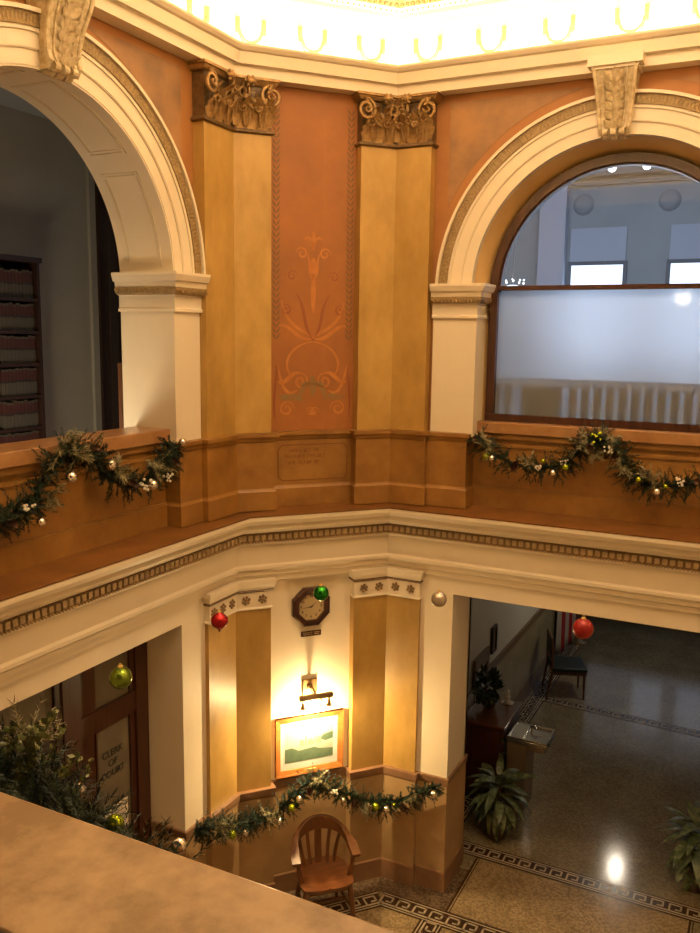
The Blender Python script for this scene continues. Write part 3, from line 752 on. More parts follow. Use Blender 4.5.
build('hub', MB().ball((cx, .08, cz), .008, 8, T=FC), 'black', ck)
pq = thing('plaque', 'small dark engraved plaque mounted just under the octagonal clock', 'plaque', (*pc(.762, -.11), 2.635), CHA)
build('board', MB().box(.657, .862, .098, .11, 2.636, 2.69, FC), 'clockwood', pq, bevel=.003)
b_ = MB()
for zz, a, c in ((2.672, .675, .755), (2.672, .785, .845), (2.655, .68, .75), (2.655, .785, .84)): b_.box(a, c, .0965, .098, zz - .004, zz + .004, FC)
b_.box(.762, .768, .0965, .098, 2.642, 2.684, FC)
build('engraving', b_, 'antique', pq, smooth=0)

pf = thing('framed_picture', 'orange oak framed print with ivory mat under the brass picture light', 'picture', (*pc(.746, -.11), 1.245), CHA)
x0, x1, z0, z1, w = .397, 1.095, 1.245, 1.845, .052
b_ = MB()
def mitre(mb, x0, x1, z0, z1, w, ya, yb, y1, T):
    o = [(x0, z0), (x1, z0), (x1, z1), (x0, z1)]; i = [(x0 + w, z0 + w), (x1 - w, z0 + w), (x1 - w, z1 - w), (x0 + w, z1 - w)]
    vs = []
    for (a, b), (c, d) in zip(o, i): vs += [(a, ya, b), (c, yb, d), (c, y1, d), (a, y1, b)]
    mb.add(vs, [(k * 4 + j, k * 4 + (j + 1) % 4, ((k + 1) % 4) * 4 + (j + 1) % 4, ((k + 1) % 4) * 4 + j) for k in range(4) for j in range(4)], T)
mitre(b_, x0, x1, z0, z1, w, .07, .085, .11, FC); mitre(b_, x0, x1, z0, z1, .014, .064, .068, .1, FC)
build('frame', b_, 'frameoak', pf, smooth=0)
build('mat_board', MB().box(x0 + .04, x1 - .04, .098, .11, z0 + .04, z1 - .04, FC), 'mat_board', pf, smooth=0)
px0, px1, pz0, pz1 = x0 + .10, x1 - .10, z0 + .125, z1 - .115
pr_ = build('print', MB().box(px0, px1, .0965, .098, pz0, pz1, FC), 'printsky', pf, smooth=0)
b_ = MB(); b_.slab([(px0, pz0), (px1, pz0), (px1, pz0 + .085), (px0 + .36, pz0 + .10), (px0 + .30, pz0 + .125), (px0 + .14, pz0 + .11), (px0 + .07, pz0 + .15), (px0, pz0 + .14)], .0955, .0965, FC)
b_.slab([(px1 - .14, pz0 + .20), (px1 - .08, pz0 + .17), (px1, pz0 + .19), (px1, pz0 + .26), (px1 - .10, pz0 + .24)], .0955, .0965, FC)
build('water_and_trees', b_, 'printland', pf, smooth=0)
build('shore', MB().slab([(px0 + .07, pz0 + .15), (px0 + .14, pz0 + .11), (px0 + .30, pz0 + .125), (px0 + .36, pz0 + .10), (px1, pz0 + .085), (px1, pz0 + .14), (px0 + .28, pz0 + .16)], .0957, .0965, FC), 'printsand', pf, smooth=0)
b_ = MB()
for a, w, h, r in ((.15, .05, .05, .02), (.205, .018, .09, .02), (.228, .07, .045, .025), (.305, .016, .075, .02), (.325, .05, .055, .02)):
    b_.slab([(px0 + a, pz0 + .155), (px0 + a + w, pz0 + .155), (px0 + a + w, pz0 + .155 + h), (px0 + a + w / 2, pz0 + .155 + h + r), (px0 + a, pz0 + .155 + h)], .0952, .0965, FC)
build('buildings', b_, 'printhouse', pf, smooth=0)
build('nameplate', MB().box(.69, .81, .066, .08, z0 + .014, z0 + .04, FC), 'brassb', pf, smooth=0)
build('glazing', MB().box(x0 + .045, x1 - .045, .0925, .0935, z0 + .045, z1 - .045, FC), 'glass', pf, smooth=0)

lt = thing('picture_light', 'lit brass picture light with crossbar above the framed print', 'lamp', (*pc(.745, -.11), 2.0), CHA)
build('wall_plate', MB().box(.672, .820, .085, .11, 2.035, 2.205, FC), 'brass', lt, bevel=.006)
b_ = MB().lathe([(.03, 0), (.03, .012), (.016, .02), (.012, .05)], 12, FC @ Matrix.Translation((.745, .085, 2.13)) @ Matrix.Rotation(PI / 2, 4, 'X'))
b_.tube([(.745, .06, 2.13), (.745, .0, 2.15), (.745, -.05, 2.13), (.745, -.06, 2.10)], .011, 8, FC); build('arm', b_, 'brass', lt)
build('crossbar', MB().box(.585, .925, -.085, -.045, 2.065, 2.115, FC), 'brass', lt, bevel=.006)
for x in (.70, .81): build('clip', MB().box(x - .006, x + .006, -.075, -.055, 2.035, 2.066, FC), 'brass', lt)
for x in (.622, .888):
    s_ = build('socket', MB().lathe([(.009, 2.065), (.009, 2.045), (.014, 2.035), (.019, 2.0), (.03, 1.985), (.026, 1.98), (.01, 1.99)], 12, FC @ Matrix.Translation((x, -.065, 0))), 'brass', lt)
for x in (.66, .715, .775, .83): build('bulb', MB().ball((x, -.065, 1.965), .026, 10, 1.25, FC), 'bulb', lt)
build('bulb_rail', MB().tube([(.622, -.065, 1.99), (.888, -.065, 1.99)], .008, 8, FC), 'brass', lt)

# ------------------------------------------------------------------ armchair
TA = Matrix.Translation((.77, .29, 0)) @ Matrix.Rotation(math.radians(43), 4, 'Z') @ Matrix.Diagonal((1.10, 1.08, 1.03, 1))
ac = thing('wooden_armchair', 'worn round-backed oak armchair with saddle seat standing under the lowest garland', 'chair', (.77, .29, 0), math.radians(43))
b_ = MB(); nu, nv = 16, 14; top = []; 
def seatp(i, j):
    u = i / nu * 2 - 1; v = j / nv * 2 - 1                  # v -1 front
    hw = .235 - .03 * max(0, v) ; yy = v * .215
    sq = (1 - abs(u) ** 5 * .10); e = (1 - .10 * abs(v) ** 4)
    x = u * hw * e; y = yy * (1 - .10 * u ** 4) - (.018 * (1 - u * u) if v < 0 else -.02 * (1 - u * u) * v)
    z = .452 - .020 * (1 - u * u) * (1 - v * v) + .012 * math.exp(-(u / .10) ** 2) * max(0, -v) ** .8 - .012 * max(0, -v - .6)
    return x, y, z
vs = [seatp(i, j) for j in range(nv + 1) for i in range(nu + 1)]; k = len(vs)
vs += [(x * .97, y * .97, .415) for x, y, z in vs]
fs = []
for j in range(nv):
    for i in range(nu):
        a = j * (nu + 1) + i; fs += [(a, a + 1, a + nu + 2, a + nu + 1), (k + a, k + a + nu + 1, k + a + nu + 2, k + a + 1)]
ed = [i for i in range(nu + 1)] + [j * (nu + 1) + nu for j in range(1, nv + 1)] + [nv * (nu + 1) + i for i in range(nu - 1, -1, -1)] + [j * (nu + 1) for j in range(nv - 1, 0, -1)]
for a, c in zip(ed, ed[1:] + ed[:1]): fs.append((a, k + a, k + c, c))
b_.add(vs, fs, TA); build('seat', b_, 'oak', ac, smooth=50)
vs = []; n = 32
def rimp(t):                                                # t -1..1 round the back
    a = t * PI * .5; s_ = math.cos(a)
    x = .255 * math.sin(a) * (1 if abs(t) < .8 else 1); 
    ex = max(0, abs(t) - .62) / .38
    y = .225 * s_ ** .8 - .02 - .10 * ex
    z = .665 + .235 * max(0, s_) ** 1.1 - .0 * ex
    return x, y, z, .03 + .10 * max(0, s_) ** 1.3
for i in range(n + 1):
    t = i / n * 2 - 1; x, y, z, h = rimp(t); nx, ny = math.sin(t * PI / 2), max(.05, math.cos(t * PI / 2)); th = .014 + .012 * (1 if abs(t) > .6 else .3)
    wd = th * (1.5 if abs(t) > .8 else 1)
    vs += [(x - nx * wd, y - ny * wd, z - h), (x + nx * wd, y + ny * wd, z - h + .005), (x + nx * wd * 1.2, y + ny * wd * 1.2, z), (x - nx * wd * .8, y - ny * wd * .8, z + .004)]
fs = [(i * 4 + j, i * 4 + (j + 1) % 4, i * 4 + 4 + (j + 1) % 4, i * 4 + 4 + j) for i in range(n) for j in range(4)] + [(0, 3, 2, 1), (n * 4, n * 4 + 1, n * 4 + 2, n * 4 + 3)]
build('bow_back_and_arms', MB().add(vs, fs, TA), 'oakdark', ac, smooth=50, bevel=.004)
for t in (-.52, -.27, 0, .27, .52):
    x, y, z, h = rimp(t); xs = x * .70; w = .030 if t else .062
    b_ = MB(); m = 6; vs = []
    for i in range(m + 1):
        q = i / m; X = xs + (x - xs) * q; Y = .17 - .05 * abs(t) + (y - .17 + .05 * abs(t)) * q + .02 * math.sin(PI * q); Z = .44 + (z - h + .02 - .44) * q
        vs += [(X - w / 2, Y - .006, Z), (X + w / 2, Y - .006, Z), (X + w / 2, Y + .006, Z), (X - w / 2, Y + .006, Z)]
    b_.add(vs, [(i * 4 + j, i * 4 + (j + 1) % 4, i * 4 + 4 + (j + 1) % 4, i * 4 + 4 + j) for i in range(m) for j in range(4)] + [(0, 3, 2, 1), (m * 4, m * 4 + 1, m * 4 + 2, m * 4 + 3)], TA)
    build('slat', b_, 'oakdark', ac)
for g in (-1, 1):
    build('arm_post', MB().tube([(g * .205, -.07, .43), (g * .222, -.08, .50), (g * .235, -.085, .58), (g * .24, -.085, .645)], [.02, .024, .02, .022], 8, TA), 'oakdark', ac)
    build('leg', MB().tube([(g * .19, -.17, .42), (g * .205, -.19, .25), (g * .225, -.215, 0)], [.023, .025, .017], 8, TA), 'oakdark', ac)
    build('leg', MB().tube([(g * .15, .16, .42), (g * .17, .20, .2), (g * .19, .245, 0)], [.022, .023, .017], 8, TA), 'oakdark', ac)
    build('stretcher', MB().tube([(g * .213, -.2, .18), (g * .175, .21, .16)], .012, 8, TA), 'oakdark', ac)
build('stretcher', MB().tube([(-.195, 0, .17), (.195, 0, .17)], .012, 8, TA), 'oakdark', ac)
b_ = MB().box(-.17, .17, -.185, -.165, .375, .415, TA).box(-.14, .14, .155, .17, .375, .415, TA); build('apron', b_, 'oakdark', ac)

# ------------------------------------------------------------------ hanging ornaments
def dome_z(x, y):
    n = len(OCT); best = 9
    for i in range(n):
        a, b = Vector(OCT[i]), Vector(OCT[(i + 1) % n]); d = (b - a).normalized(); best = min(best, (Vector((x, y)) - a).dot(Vector((d.y, -d.x))))
    return min(9.53, 8.45 + (best + .08) * 1.1 / 2.08)
def ornament(label, p, r, m, shape='ball'):
    t = thing('hanging_ornament', label, 'ornament', p, 0, 'ornaments hanging in the rotunda')
    T = Matrix.Translation(p)
    if shape == 'ball': b_ = MB().ball((0, 0, 0), r, 28, T=T)
    else: b_ = MB().lathe([(.003, -1.35 * r), (.10 * r, -1.25 * r), (.14 * r, -1.05 * r), (.35 * r, -.9 * r), (.8 * r, -.55 * r), (.98 * r, -.2 * r), (1. * r, .1 * r), (.92 * r, .4 * r), (.6 * r, .72 * r), (.3 * r, .88 * r), (.2 * r, 1. * r)], 24, T)
    build('ball', b_, m, t, smooth=60)
    build('cap', MB().lathe([(.22 * r, .95 * r), (.22 * r, 1.12 * r), (.1 * r, 1.16 * r)], 12, T), 'brassb', t)
    build('hook', MB().tube([(.06 * r * math.cos(a) * 2, 0, 1.2 * r + .12 * r * math.sin(a)) for a in [k * PI / 4 for k in range(9)]], .0018, 5, T), 'brassb', t)
    build('hanging_line', MB().tube([(p[0], p[1], p[2] + 1.3 * r), (p[0], p[1], dome_z(p[0], p[1]) + .04)], .00009, 4), 'wire', t)
ornament('red finial-shaped ornament hanging in front of the lower left pilaster capital', (1.41, -2.24, 3.83), .052, 'redball', 'finial')
ornament('shiny dark green ball ornament hanging in front of the octagonal clock', (1.72, -1.56, 3.86), .050, 'greenball')
ornament('silver ball ornament hanging beside the corner of the hallway opening', (2.41, -1.25, 3.84), .050, 'greyball')
ornament('red satin ball ornament hanging in front of the dark hallway', (3.37, -1.52, 3.895), .058, 'redsatin')
ornament('lime green ball ornament hanging in front of the dark wooden door', (1.05, -2.69, 3.57), .064, 'olive')

# ------------------------------------------------------------------ garlands
def catmull(P, n):
    P = [Vector(p) for p in P]; out = []
    Q = [P[0] * 2 - P[1]] + P + [P[-1] * 2 - P[-2]]; m = len(P) - 1
    for k in range(n + 1):
        s = k / n * m; i = min(int(s), m - 1); t = s - i; a, b, c, d = Q[i:i + 4]
        out.append(.5 * ((2 * b) + (c - a) * t + (2 * a - 5 * b + 4 * c - d) * t * t + (3 * b - a - 3 * c + d) * t ** 3))
    return out
def sprig(mb, base, d, L, nl, nw, cnt):
    d = d.normalized(); a = d.cross(Vector((.3, .2, 1))); a = a.normalized() if a.length > .01 else Vector((1, 0, 0)); b = d.cross(a)
    vs = [base - a * nw, base + a * nw, base + d * L]; fs = [(0, 1, 2)]
    for k in range(cnt):
        t = (k + R_(0, 1)) / cnt; th = R_(0, 2 * PI); q = base + d * (L * t); o = a * math.cos(th) + b * math.sin(th)
        e = (o + d * R_(.5, 1.1)).normalized(); s_ = e.cross(d).normalized() * nw; l = nl * R_(.7, 1.15) * (1 - .35 * t)
        i = len(vs); vs += [q - s_, q + s_, q + e * l]; fs.append((i, i + 1, i + 2))
    mb.add(vs, fs)
def garland(label, path, outs, rad, dens, nl, nw, deco, loc):
    g = thing('garland', label, 'garland', loc, 0, 'green christmas garlands')
    N = 80; P = catmull(path, N); O = [outs(p) for p in P]; Ln = sum((P[i + 1] - P[i]).length for i in range(N))
    A, B = MB(), MB()
    B.tube(P, .012, 6)
    for k in range(int(dens * Ln)):
        i = random.randrange(N); p = P[i]; tg = (P[i + 1] - p).normalized(); o = O[i]; sd = tg.cross(o).normalized()
        th = R_(-1.75, 1.75); d = (o * math.cos(th) + sd * math.sin(th)) + tg * R_(-.9, .9)
        if d.dot(o) < -.05: d -= o * (d.dot(o) + .05)
        sprig(A if random.random() < .55 else B, p + o * R_(-.01, .03), d, rad * R_(.55, 1.2), nl, nw, 40)
    build('branches', A, 'needle', g, smooth=0); build('branches', B, 'needle2', g, smooth=0)
    for t, kind, du, dz, s in deco:
        i = min(N - 1, int(t * N)); p = P[i]; tg = (P[i + 1] - P[i]).normalized(); o = O[i]; up = Vector((0, 0, 1))
        c = p + o * (rad * .85) + tg * du + up * dz
        if kind in ('silver', 'limeball'): 
            q = build('ball', MB().ball(c, s * 1.25, 14), kind, g, smooth=60)
        elif kind == 'cone':
            m = MB(); ax = (o + up * R_(-.8, .3) + tg * R_(-.6, .6)).normalized(); a = ax.cross(up).normalized(); b = ax.cross(a)
            for r in range(7):
                rr = s * (.45 + .55 * math.sin(PI * (.12 + r / 8)))
                for j in range(8):
                    th = 2 * PI * (j + r * .5) / 8; e = a * math.cos(th) + b * math.sin(th)
                    m.leaf(c - o * s * .5 + ax * (s * (r * .33 - .9)), e * .9 + ax * .5, ax, rr, s * .55, .25, n=2)
            build('pine_cone', m, 'cone', g, smooth=60)
        elif kind == 'berry':
            m = MB()
            for _ in range(9): m.ball(c + Vector((R_(-1, 1), R_(-1, 1), R_(-1, 1))) * s * 1.6, s * R_(.45, .6), 8)
            build('berry_cluster', m, 'pearl', g)
        elif kind == 'sprig':
            m = MB()
            for _ in range(9):
                d = o * R_(.3, 1) + tg * R_(-1, 1) + up * R_(-.8, 1)
                sprig(m, c - o * s * .5, d, s * R_(.8, 1.3), s * .45, nw * 1.1, 26)
            build('frosted_sprig', m, 'frostsprig', g, smooth=0)
        elif kind == 'greenberry':
            m = MB()
            for _ in range(8): m.ball(c + Vector((R_(-1, 1), R_(-1, 1), R_(-1, 1))) * s * 1.8, s * .5, 8)
            build('berry_cluster', m, 'limeball', g)
    return g
GLp = [(-.075, -2.62, 4.30), (-.075, -2.46, 4.345), (-.075, -2.284, 4.36), (-.075, -2.167, 4.489), (-.07, -2.054, 4.643), (-.05, -1.898, 4.70), (-.07, -1.702, 4.63), (-.075, -1.578, 4.50), (-.075, -1.458, 4.41), (-.075, -1.243, 4.34), (-.075, -1.009, 4.40), (-.075, -.884, 4.513), (-.075, -.80, 4.64)]
garland('green garland with silver baubles draped on the parapet of the left open arch', GLp, lambda p: Vector((1, 0, .12)), .16, 215, .034, .0040,
        [(.05, 'cone', 0, -.02, .045), (.12, 'berry', 0, .03, .02), (.16, 'silver', .02, -.09, .026), (.26, 'sprig', 0, -.06, .12), (.33, 'silver', .05, -.14, .034), (.36, 'sprig', 0, .05, .17), (.41, 'sprig', 0, -.04, .11), (.5, 'silver', .08, -.03, .032), (.47, 'cone', 0, .02, .04),
         (.63, 'sprig', 0, .05, .15), (.69, 'cone', 0, 0, .042), (.73, 'berry', .02, .01, .024), (.755, 'silver', .05, 0, .034), (.80, 'sprig', 0, .10, .14), (.82, 'berry', .06, -.03, .02), (.90, 'cone', 0, .0, .042), (.965, 'silver', .02, .03, .027)], (-.15, -1.9, 4.3))
GRp = [(1.838, 1.25, 4.597), (1.977, 1.26, 4.45), (2.269, 1.26, 4.36), (2.572, 1.26, 4.39), (2.771, 1.25, 4.55), (2.883, 1.23, 4.66), (3.0, 1.24, 4.60), (3.12, 1.25, 4.47), (3.246, 1.26, 4.32), (3.464, 1.26, 4.29), (3.732, 1.26, 4.349), (3.95, 1.26, 4.47)]
garland('green garland with pine cones and lime baubles draped below the arched window', GRp, lambda p: Vector((0, -1, .12)), .16, 215, .034, .0040,
        [(.02, 'cone', 0, 0, .042), (.05, 'sprig', .04, .02, .14), (.075, 'limeball', .0, -.05, .027), (.09, 'silver', .03, -.03, .027), (.17, 'cone', 0, .0, .048), (.20, 'sprig', 0, .06, .10), (.23, 'berry', 0, 0, .018), (.245, 'limeball', 0, .06, .016), (.26, 'silver', .05, -.06, .027), (.275, 'limeball', .09, -.05, .026), (.31, 'berry', 0, 0, .016), (.37, 'sprig', 0, .06, .13),
         (.43, 'cone', 0, -.05, .052), (.45, 'sprig', 0, -.12, .12), (.49, 'greenberry', 0, .0, .03), (.52, 'sprig', .05, .02, .14), (.55, 'berry', 0, -.03, .02), (.6, 'cone', 0, 0, .048), (.645, 'sprig', 0, -.05, .13), (.74, 'limeball', 0, .02, .022), (.78, 'sprig', 0, .06, .12), (.80, 'silver', 0, -.05, .030), (.83, 'limeball', 0, 0, .018), (.87, 'berry', 0, .03, .022), (.92, 'cone', 0, .0, .05)], (2.9, 1.25, 4.3))
LOp = [(.07, -.73, 1.28), (.09, -.55, 1.20), (.10, -.368, 1.13), (.11, -.10, 1.0), (.16, .05, .965), (.32, .20, 1.02), (.43, .33, 1.16), (.52, .45, 1.235), (.60, .53, 1.22), (.70, .64, 1.12), (.84, .80, 1.0), (.95, .93, .91), (1.05, 1.02, .87), (1.2, 1.05, .93), (1.40, 1.055, 1.07), (1.64, 1.06, 1.215)]
garland('green garland with lime and silver baubles draped along the marble dado above the armchair', LOp, lambda p: Vector((NX, NY, .1)), .16, 215, .034, .0040,
        [(.10, 'sprig', 0, .04, .14), (.15, 'limeball', 0, -.04, .034), (.20, 'silver', 0, -.03, .028), (.30, 'sprig', 0, .02, .13), (.335, 'silver', 0, -.03, .026), (.365, 'limeball', .02, .0, .03), (.41, 'silver', 0, .0, .032), (.45, 'cone', 0, 0, .045), (.50, 'sprig', .02, .06, .14), (.58, 'berry', .02, .02, .022), (.60, 'silver', .04, -.04, .024), (.66, 'cone', 0, -.02, .045), (.70, 'sprig', 0, -.10, .12), (.735, 'limeball', .02, .01, .032),
         (.79, 'silver', 0, .0, .034), (.83, 'limeball', 0, .04, .018), (.87, 'cone', 0, 0, .042), (.9, 'sprig', 0, .03, .10), (.97, 'silver', 0, .0, .032)], (.3, .1, .9))
ng = garland('leafy green garland with ivy sprigs hanging over the edge of the near marble rail', [(2.55, -5.17, 4.67), (2.78, -5.17, 4.66), (2.95, -5.17, 4.645), (3.08, -5.17, 4.62), (3.17, -5.17, 4.585), (3.25, -5.175, 4.545), (3.36, -5.175, 4.55)], lambda p: Vector((.1, .75, .65)), .115, 900, .032, .0015,
        [(.53, 'silver', .02, -.015, .014), (.75, 'limeball', .0, -.005, .014), (.97, 'silver', .02, .010, .011), (.30, 'berry', 0, .02, .008), (.42, 'sprig', 0, .06, .07)], (2.9, -5.17, 4.6))
iv = MB(); st = MB()
def ivy(base, tip, n, s):
    P = catmull([base, tuple((Vector(base) + Vector(tip)) / 2 + Vector((R_(-.02, .02), .01, 0))), tip], 12)
    st.tube(P, .0016, 5)
    for k in range(n):
        p = P[random.randrange(2, 12)] + Vector((R_(-1, 1), R_(-1, 1), R_(-1, 1))) * s * .8
        iv.leaf(p, (R_(-1, 1), R_(-1, 1), R_(-.3, 1)), (R_(-.5, .5), -.6, .8), s * R_(.7, 1.3), s * .75, .3, 2, 4)
for b0, t0, n, s in (((3.02, -5.16, 4.64), (3.04, -5.12, 4.775), 60, .016), ((3.03, -5.16, 4.65), (3.095, -5.11, 4.815), 46, .014), ((3.08, -5.16, 4.64), (3.13, -5.12, 4.80), 18, .012), ((3.07, -5.16, 4.63), (3.165, -5.12, 4.745), 34, .013), ((3.0, -5.16, 4.62), (3.0, -5.12, 4.765), 60, .016), ((2.95, -5.16, 4.63), (2.965, -5.12, 4.75), 30, .013), ((3.10, -5.16, 4.62), (3.19, -5.12, 4.75), 12, .010)): ivy(b0, t0, n, s)
build('ivy_leaves', iv, 'holly', ng, smooth=60); build('ivy_stems', st, 'holly', ng)
tw = MB()
for k in range(14):
    x = R_(2.90, 3.0); sprig(tw, Vector((x, -5.16, 4.66)), Vector((R_(-.5, .3), .3, 1)), R_(.07, .13), .012, .0006, 10)
build('frosted_twigs', tw, 'frostsprig', ng, smooth=0)

# ------------------------------------------------------------------ door and notice in the lower left opening
dr = thing('door_1', None, None, FL @ Vector((-1.2, .45, 0)), 0, kind='structure')
Y0, Y1 = .43, .49
fr = MB()
fr.box(-.90, -.752, Y0 - .02, Y1, 0, 3.3, FL).box(-1.72, -1.54, Y0 - .02, Y1, 0, 3.3, FL).box(-1.54, -.90, Y0 - .01, Y1, 2.325, 2.50, FL)
build('door_frame', fr, 'wood', dr, smooth=0)
lf = MB(); lf.box(-.955, -.90, Y0 + .005, Y1, 0, 2.325, FL).box(-1.54, -1.36, Y0 + .005, Y1, 0, 2.325, FL).box(-1.36, -.955, Y0 + .005, Y1, 0, 1.0, FL).box(-1.36, -.955, Y0 + .005, Y1, 2.30, 2.325, FL)
lf.box(-1.375, -1.355, Y0 - .004, Y1, 1.0, 2.31, FL).box(-.965, -.945, Y0 - .004, Y1, 1.0, 2.31, FL)
dl = build('door_leaf', lf, 'wood', dr, smooth=0)
gp = build('glass_pane', MB().box(-1.36, -.955, Y0 + .02, Y0 + .03, 1.0, 2.31, FL), 'doorglass', dr, smooth=0)
TT = FL @ Matrix.Translation((-1.165, Y0 + .018, 0)) @ Matrix.Rotation(PI / 2, 4, 'X')
for z, s in ((2.055, 'CLERK'), (1.965, 'OF'), (1.875, 'COURT')): text('lettering', s, .082, TT @ Matrix.Translation((0, z, 0)), 'black', dr)
tr = MB().box(-1.36, -.955, Y0 + .02, Y0 + .03, 2.50, 3.3, FL); build('transom_pane', tr, 'doorglass', dr, smooth=0)
build('transom_frame', MB().box(-1.54, -1.36, Y0, Y1, 2.5, 3.3, FL).box(-.955, -.90, Y0, Y1, 2.5, 3.3, FL), 'wood', dr, smooth=0)
side_ = MB().box(-3.17, -1.72, Y0 + .02, Y0 + .04, 0, 3.3, FL); build('sidelight_pane', side_, 'doorglass', dr, smooth=0)
build('sidelight_frame', MB().box(-3.17, -1.72, Y0, Y1, 2.36, 2.44, FL).box(-1.79, -1.72, Y0 - .01, Y1, 0, 3.3, FL).box(-2.5, -2.44, Y0, Y1, 0, 3.3, FL), 'darkwood', dr, smooth=0)
b_ = MB().box(-1.285, -1.01, Y0 + .008, Y0 + .010, 1.33, 1.585, FL)
nt_ = build('paper_notice', b_, 'paper', smooth=0, label='white paper notice taped low on the glass of the lettered door', cat='notice')
b_ = MB()
for z in (1.54, 1.50, 1.46, 1.42): b_.box(-1.26, -1.04, Y0 + .0065, Y0 + .008, z, z + .008, FL)
build('printed_lines', b_, 'bluegreyd', nt_, smooth=0)

# ------------------------------------------------------------------ hallway beyond the lower right opening
build('wall_hall_left', MB().box(1.0, 1.15, 1.755, 10.75, 0, 3.35), 'hallwall', kind='structure', smooth=0)
build('wall_hall_right', MB().box(4.75, 4.9, 1.755, 10.75, 0, 3.35), 'hallwall', kind='structure', smooth=0)
hf = build('wall_hall_end', MB().box(1.0, 4.9, 10.6, 10.75, 0, 3.35), 'darkwood', kind='structure', smooth=0)
build('ceiling_hall', MB().box(1.0, 4.9, 1.755, 10.75, 3.35, 3.45), 'greyceil', kind='structure', smooth=0)
build('wall_hall_near', MB().box(1.0, 1.655, 1.70, 1.756, 0, 3.35)  .box(4.22, 4.9, 1.70, 1.756, 0, 3.35), 'creamlow', kind='structure', smooth=0)
for k, (a, b) in enumerate(((2.18, 2.72), (3.0, 3.6))):
    w_ = thing('window_%d' % (k + 2), None, None, ((a + b) / 2, 10.58, 1.2), 0, kind='structure')
    build('pane', MB().box(a, b, 10.585, 10.598, 1.15, 2.15), 'skyhall', w_, smooth=0)
    f_ = MB(); mitre(f_, a - .06, b + .06, 1.09, 2.21, .06, 10.56, 10.57, 10.6, None); build('window_frame', f_, 'darkwood', w_, smooth=0)
bb = build('baseboard_2', MB().box(1.15, 1.17, 4.04, 10.6, 0, 1.14), 'hallpanel', kind='structure', smooth=0)
build('cap_rail', MB().box(1.15, 1.185, 4.04, 10.6, 1.14, 1.24), 'halltrim', bb, smooth=0)
build('plinth', MB().box(1.15, 1.182, 4.04, 10.6, 0, .26), 'halltrim', bb, smooth=0)
build('low_dado', MB().box(1.15, 1.18, 1.756, 3.46, 0, 1.175), 'halltrim', bb, smooth=0)
rp = MB().box(1.15, 1.19, 3.46, 3.56, 0, 1.54).box(1.15, 1.19, 3.96, 4.04, 0, 1.54).box(1.15, 1.19, 3.56, 3.96, 1.38, 1.54)
build('raised_surround', rp, 'halltrim', bb, smooth=0)
build('pale_back', MB().box(1.15, 1.16, 3.56, 3.96, 0, 1.38), 'white', bb, smooth=0)
wf = thing('wall_frame', 'narrow dark frame hung on the hallway wall above the brown rail', 'picture frame', (1.15, 4.27, 1.38), 0)
b_ = MB().box(1.15, 1.185, 4.17, 4.20, 1.38, 1.74).box(1.15, 1.185, 4.34, 4.37, 1.38, 1.74).box(1.15, 1.185, 4.2, 4.34, 1.38, 1.41).box(1.15, 1.185, 4.2, 4.34, 1.71, 1.74)
build('frame', b_, 'darkwood', wf, smooth=0); build('panel', MB().box(1.15, 1.17, 4.2, 4.34, 1.41, 1.71), 'brass', wf, smooth=0)

cb = thing('wooden_cabinet', 'dark red-brown cabinet against the hallway wall carrying a trailing plant', 'cabinet', (1.45, 3.35, 0))
build('body', MB().box(1.22, 1.70, 2.98, 3.72, .06, .97), 'wood', cb, bevel=.006)
build('top', MB().box(1.195, 1.72, 2.95, 3.75, .97, 1.0), 'oakdark', cb, bevel=.005)
build('plinth', MB().box(1.23, 1.68, 3.0, 3.70, 0, .06), 'darkwood', cb, smooth=0)
d_ = build('door', MB().box(1.70, 1.712, 3.02, 3.68, .12, .92), 'wood', cb, bevel=.004)
build('door', MB().box(1.26, 1.66, 2.968, 2.98, .12, .92), 'wood', cb, bevel=.004)
build('knob', MB().ball((1.722, 3.10, .6), .014, 8), 'brass', d_)
def foliage(mb, c, n, L, w, lo, hi, stemz=0, droop=.6, nn=6):
    for k in range(n):
        a = 2 * PI * k * .381966 + R_(-.3, .3); t = k / n; el = lo + (hi - lo) * t + R_(-.2, .2)
        d = Vector((math.cos(a) * math.cos(el), math.sin(a) * math.cos(el), math.sin(el)))
        mb.leaf(Vector(c) + Vector((0, 0, stemz * t)) + d * L * R_(.15, .55), d, Vector((0, 0, -1)) + Vector((R_(-.3, .3), R_(-.3, .3), 0)), L * R_(.75, 1.15), w * R_(.8, 1.2), droop * R_(.5, 1.3), n=nn)
def bush(mb, c, r, rz, n, s):
    for k in range(n):
        d = Vector((R_(-1, 1), R_(-1, 1), R_(-1, 1))).normalized(); p = Vector(c) + Vector((d.x * r, d.y * r, d.z * rz)) * R_(.55, 1.05)
        mb.leaf(p, d + Vector((R_(-.8, .8), R_(-.8, .8), R_(-.9, .2))), d + Vector((0, 0, .3)), s * R_(.7, 1.3), s * .6, .4, n=4)
tp = thing('trailing_plant', 'dark bushy plant in a pot on the hallway cabinet', 'plant', (1.40, 3.42, 1.0))
build('pot', MB().lathe([(.06, 0), (.085, .13), (.092, .14), (.08, .14), (.075, .12)], 16, Matrix.Translation((1.40, 3.42, 1.0))), 'pot', tp)
b_ = MB(); bush(b_, (1.38, 3.36, 1.30), .13, .20, 240, .085); build('foliage', b_, 'leafdark', tp, smooth=60)
b_ = MB()
for k in range(22): b_.leaf((1.66 + R_(-.04, .05), 3.06 + R_(-.1, .08), .99 - k * .018), (R_(.2, 1), R_(-1, .2), -.6), (1, -1, .3), .07, .035, .4, n=4)
build('trailing_leaves', b_, 'leafdark', tp, smooth=60)
fg = thing('figurine', 'small white figurine beside the plant on the hallway cabinet', 'figurine', (1.56, 3.64, 1.0))
build('body', MB().lathe([(.045, 0), (.05, .02), (.03, .05), (.035, .09), (.018, .115), (.026, .14), (.02, .165), (.004, .175)], 14, Matrix.Translation((1.56, 3.64, 1.0))), 'white', fg)
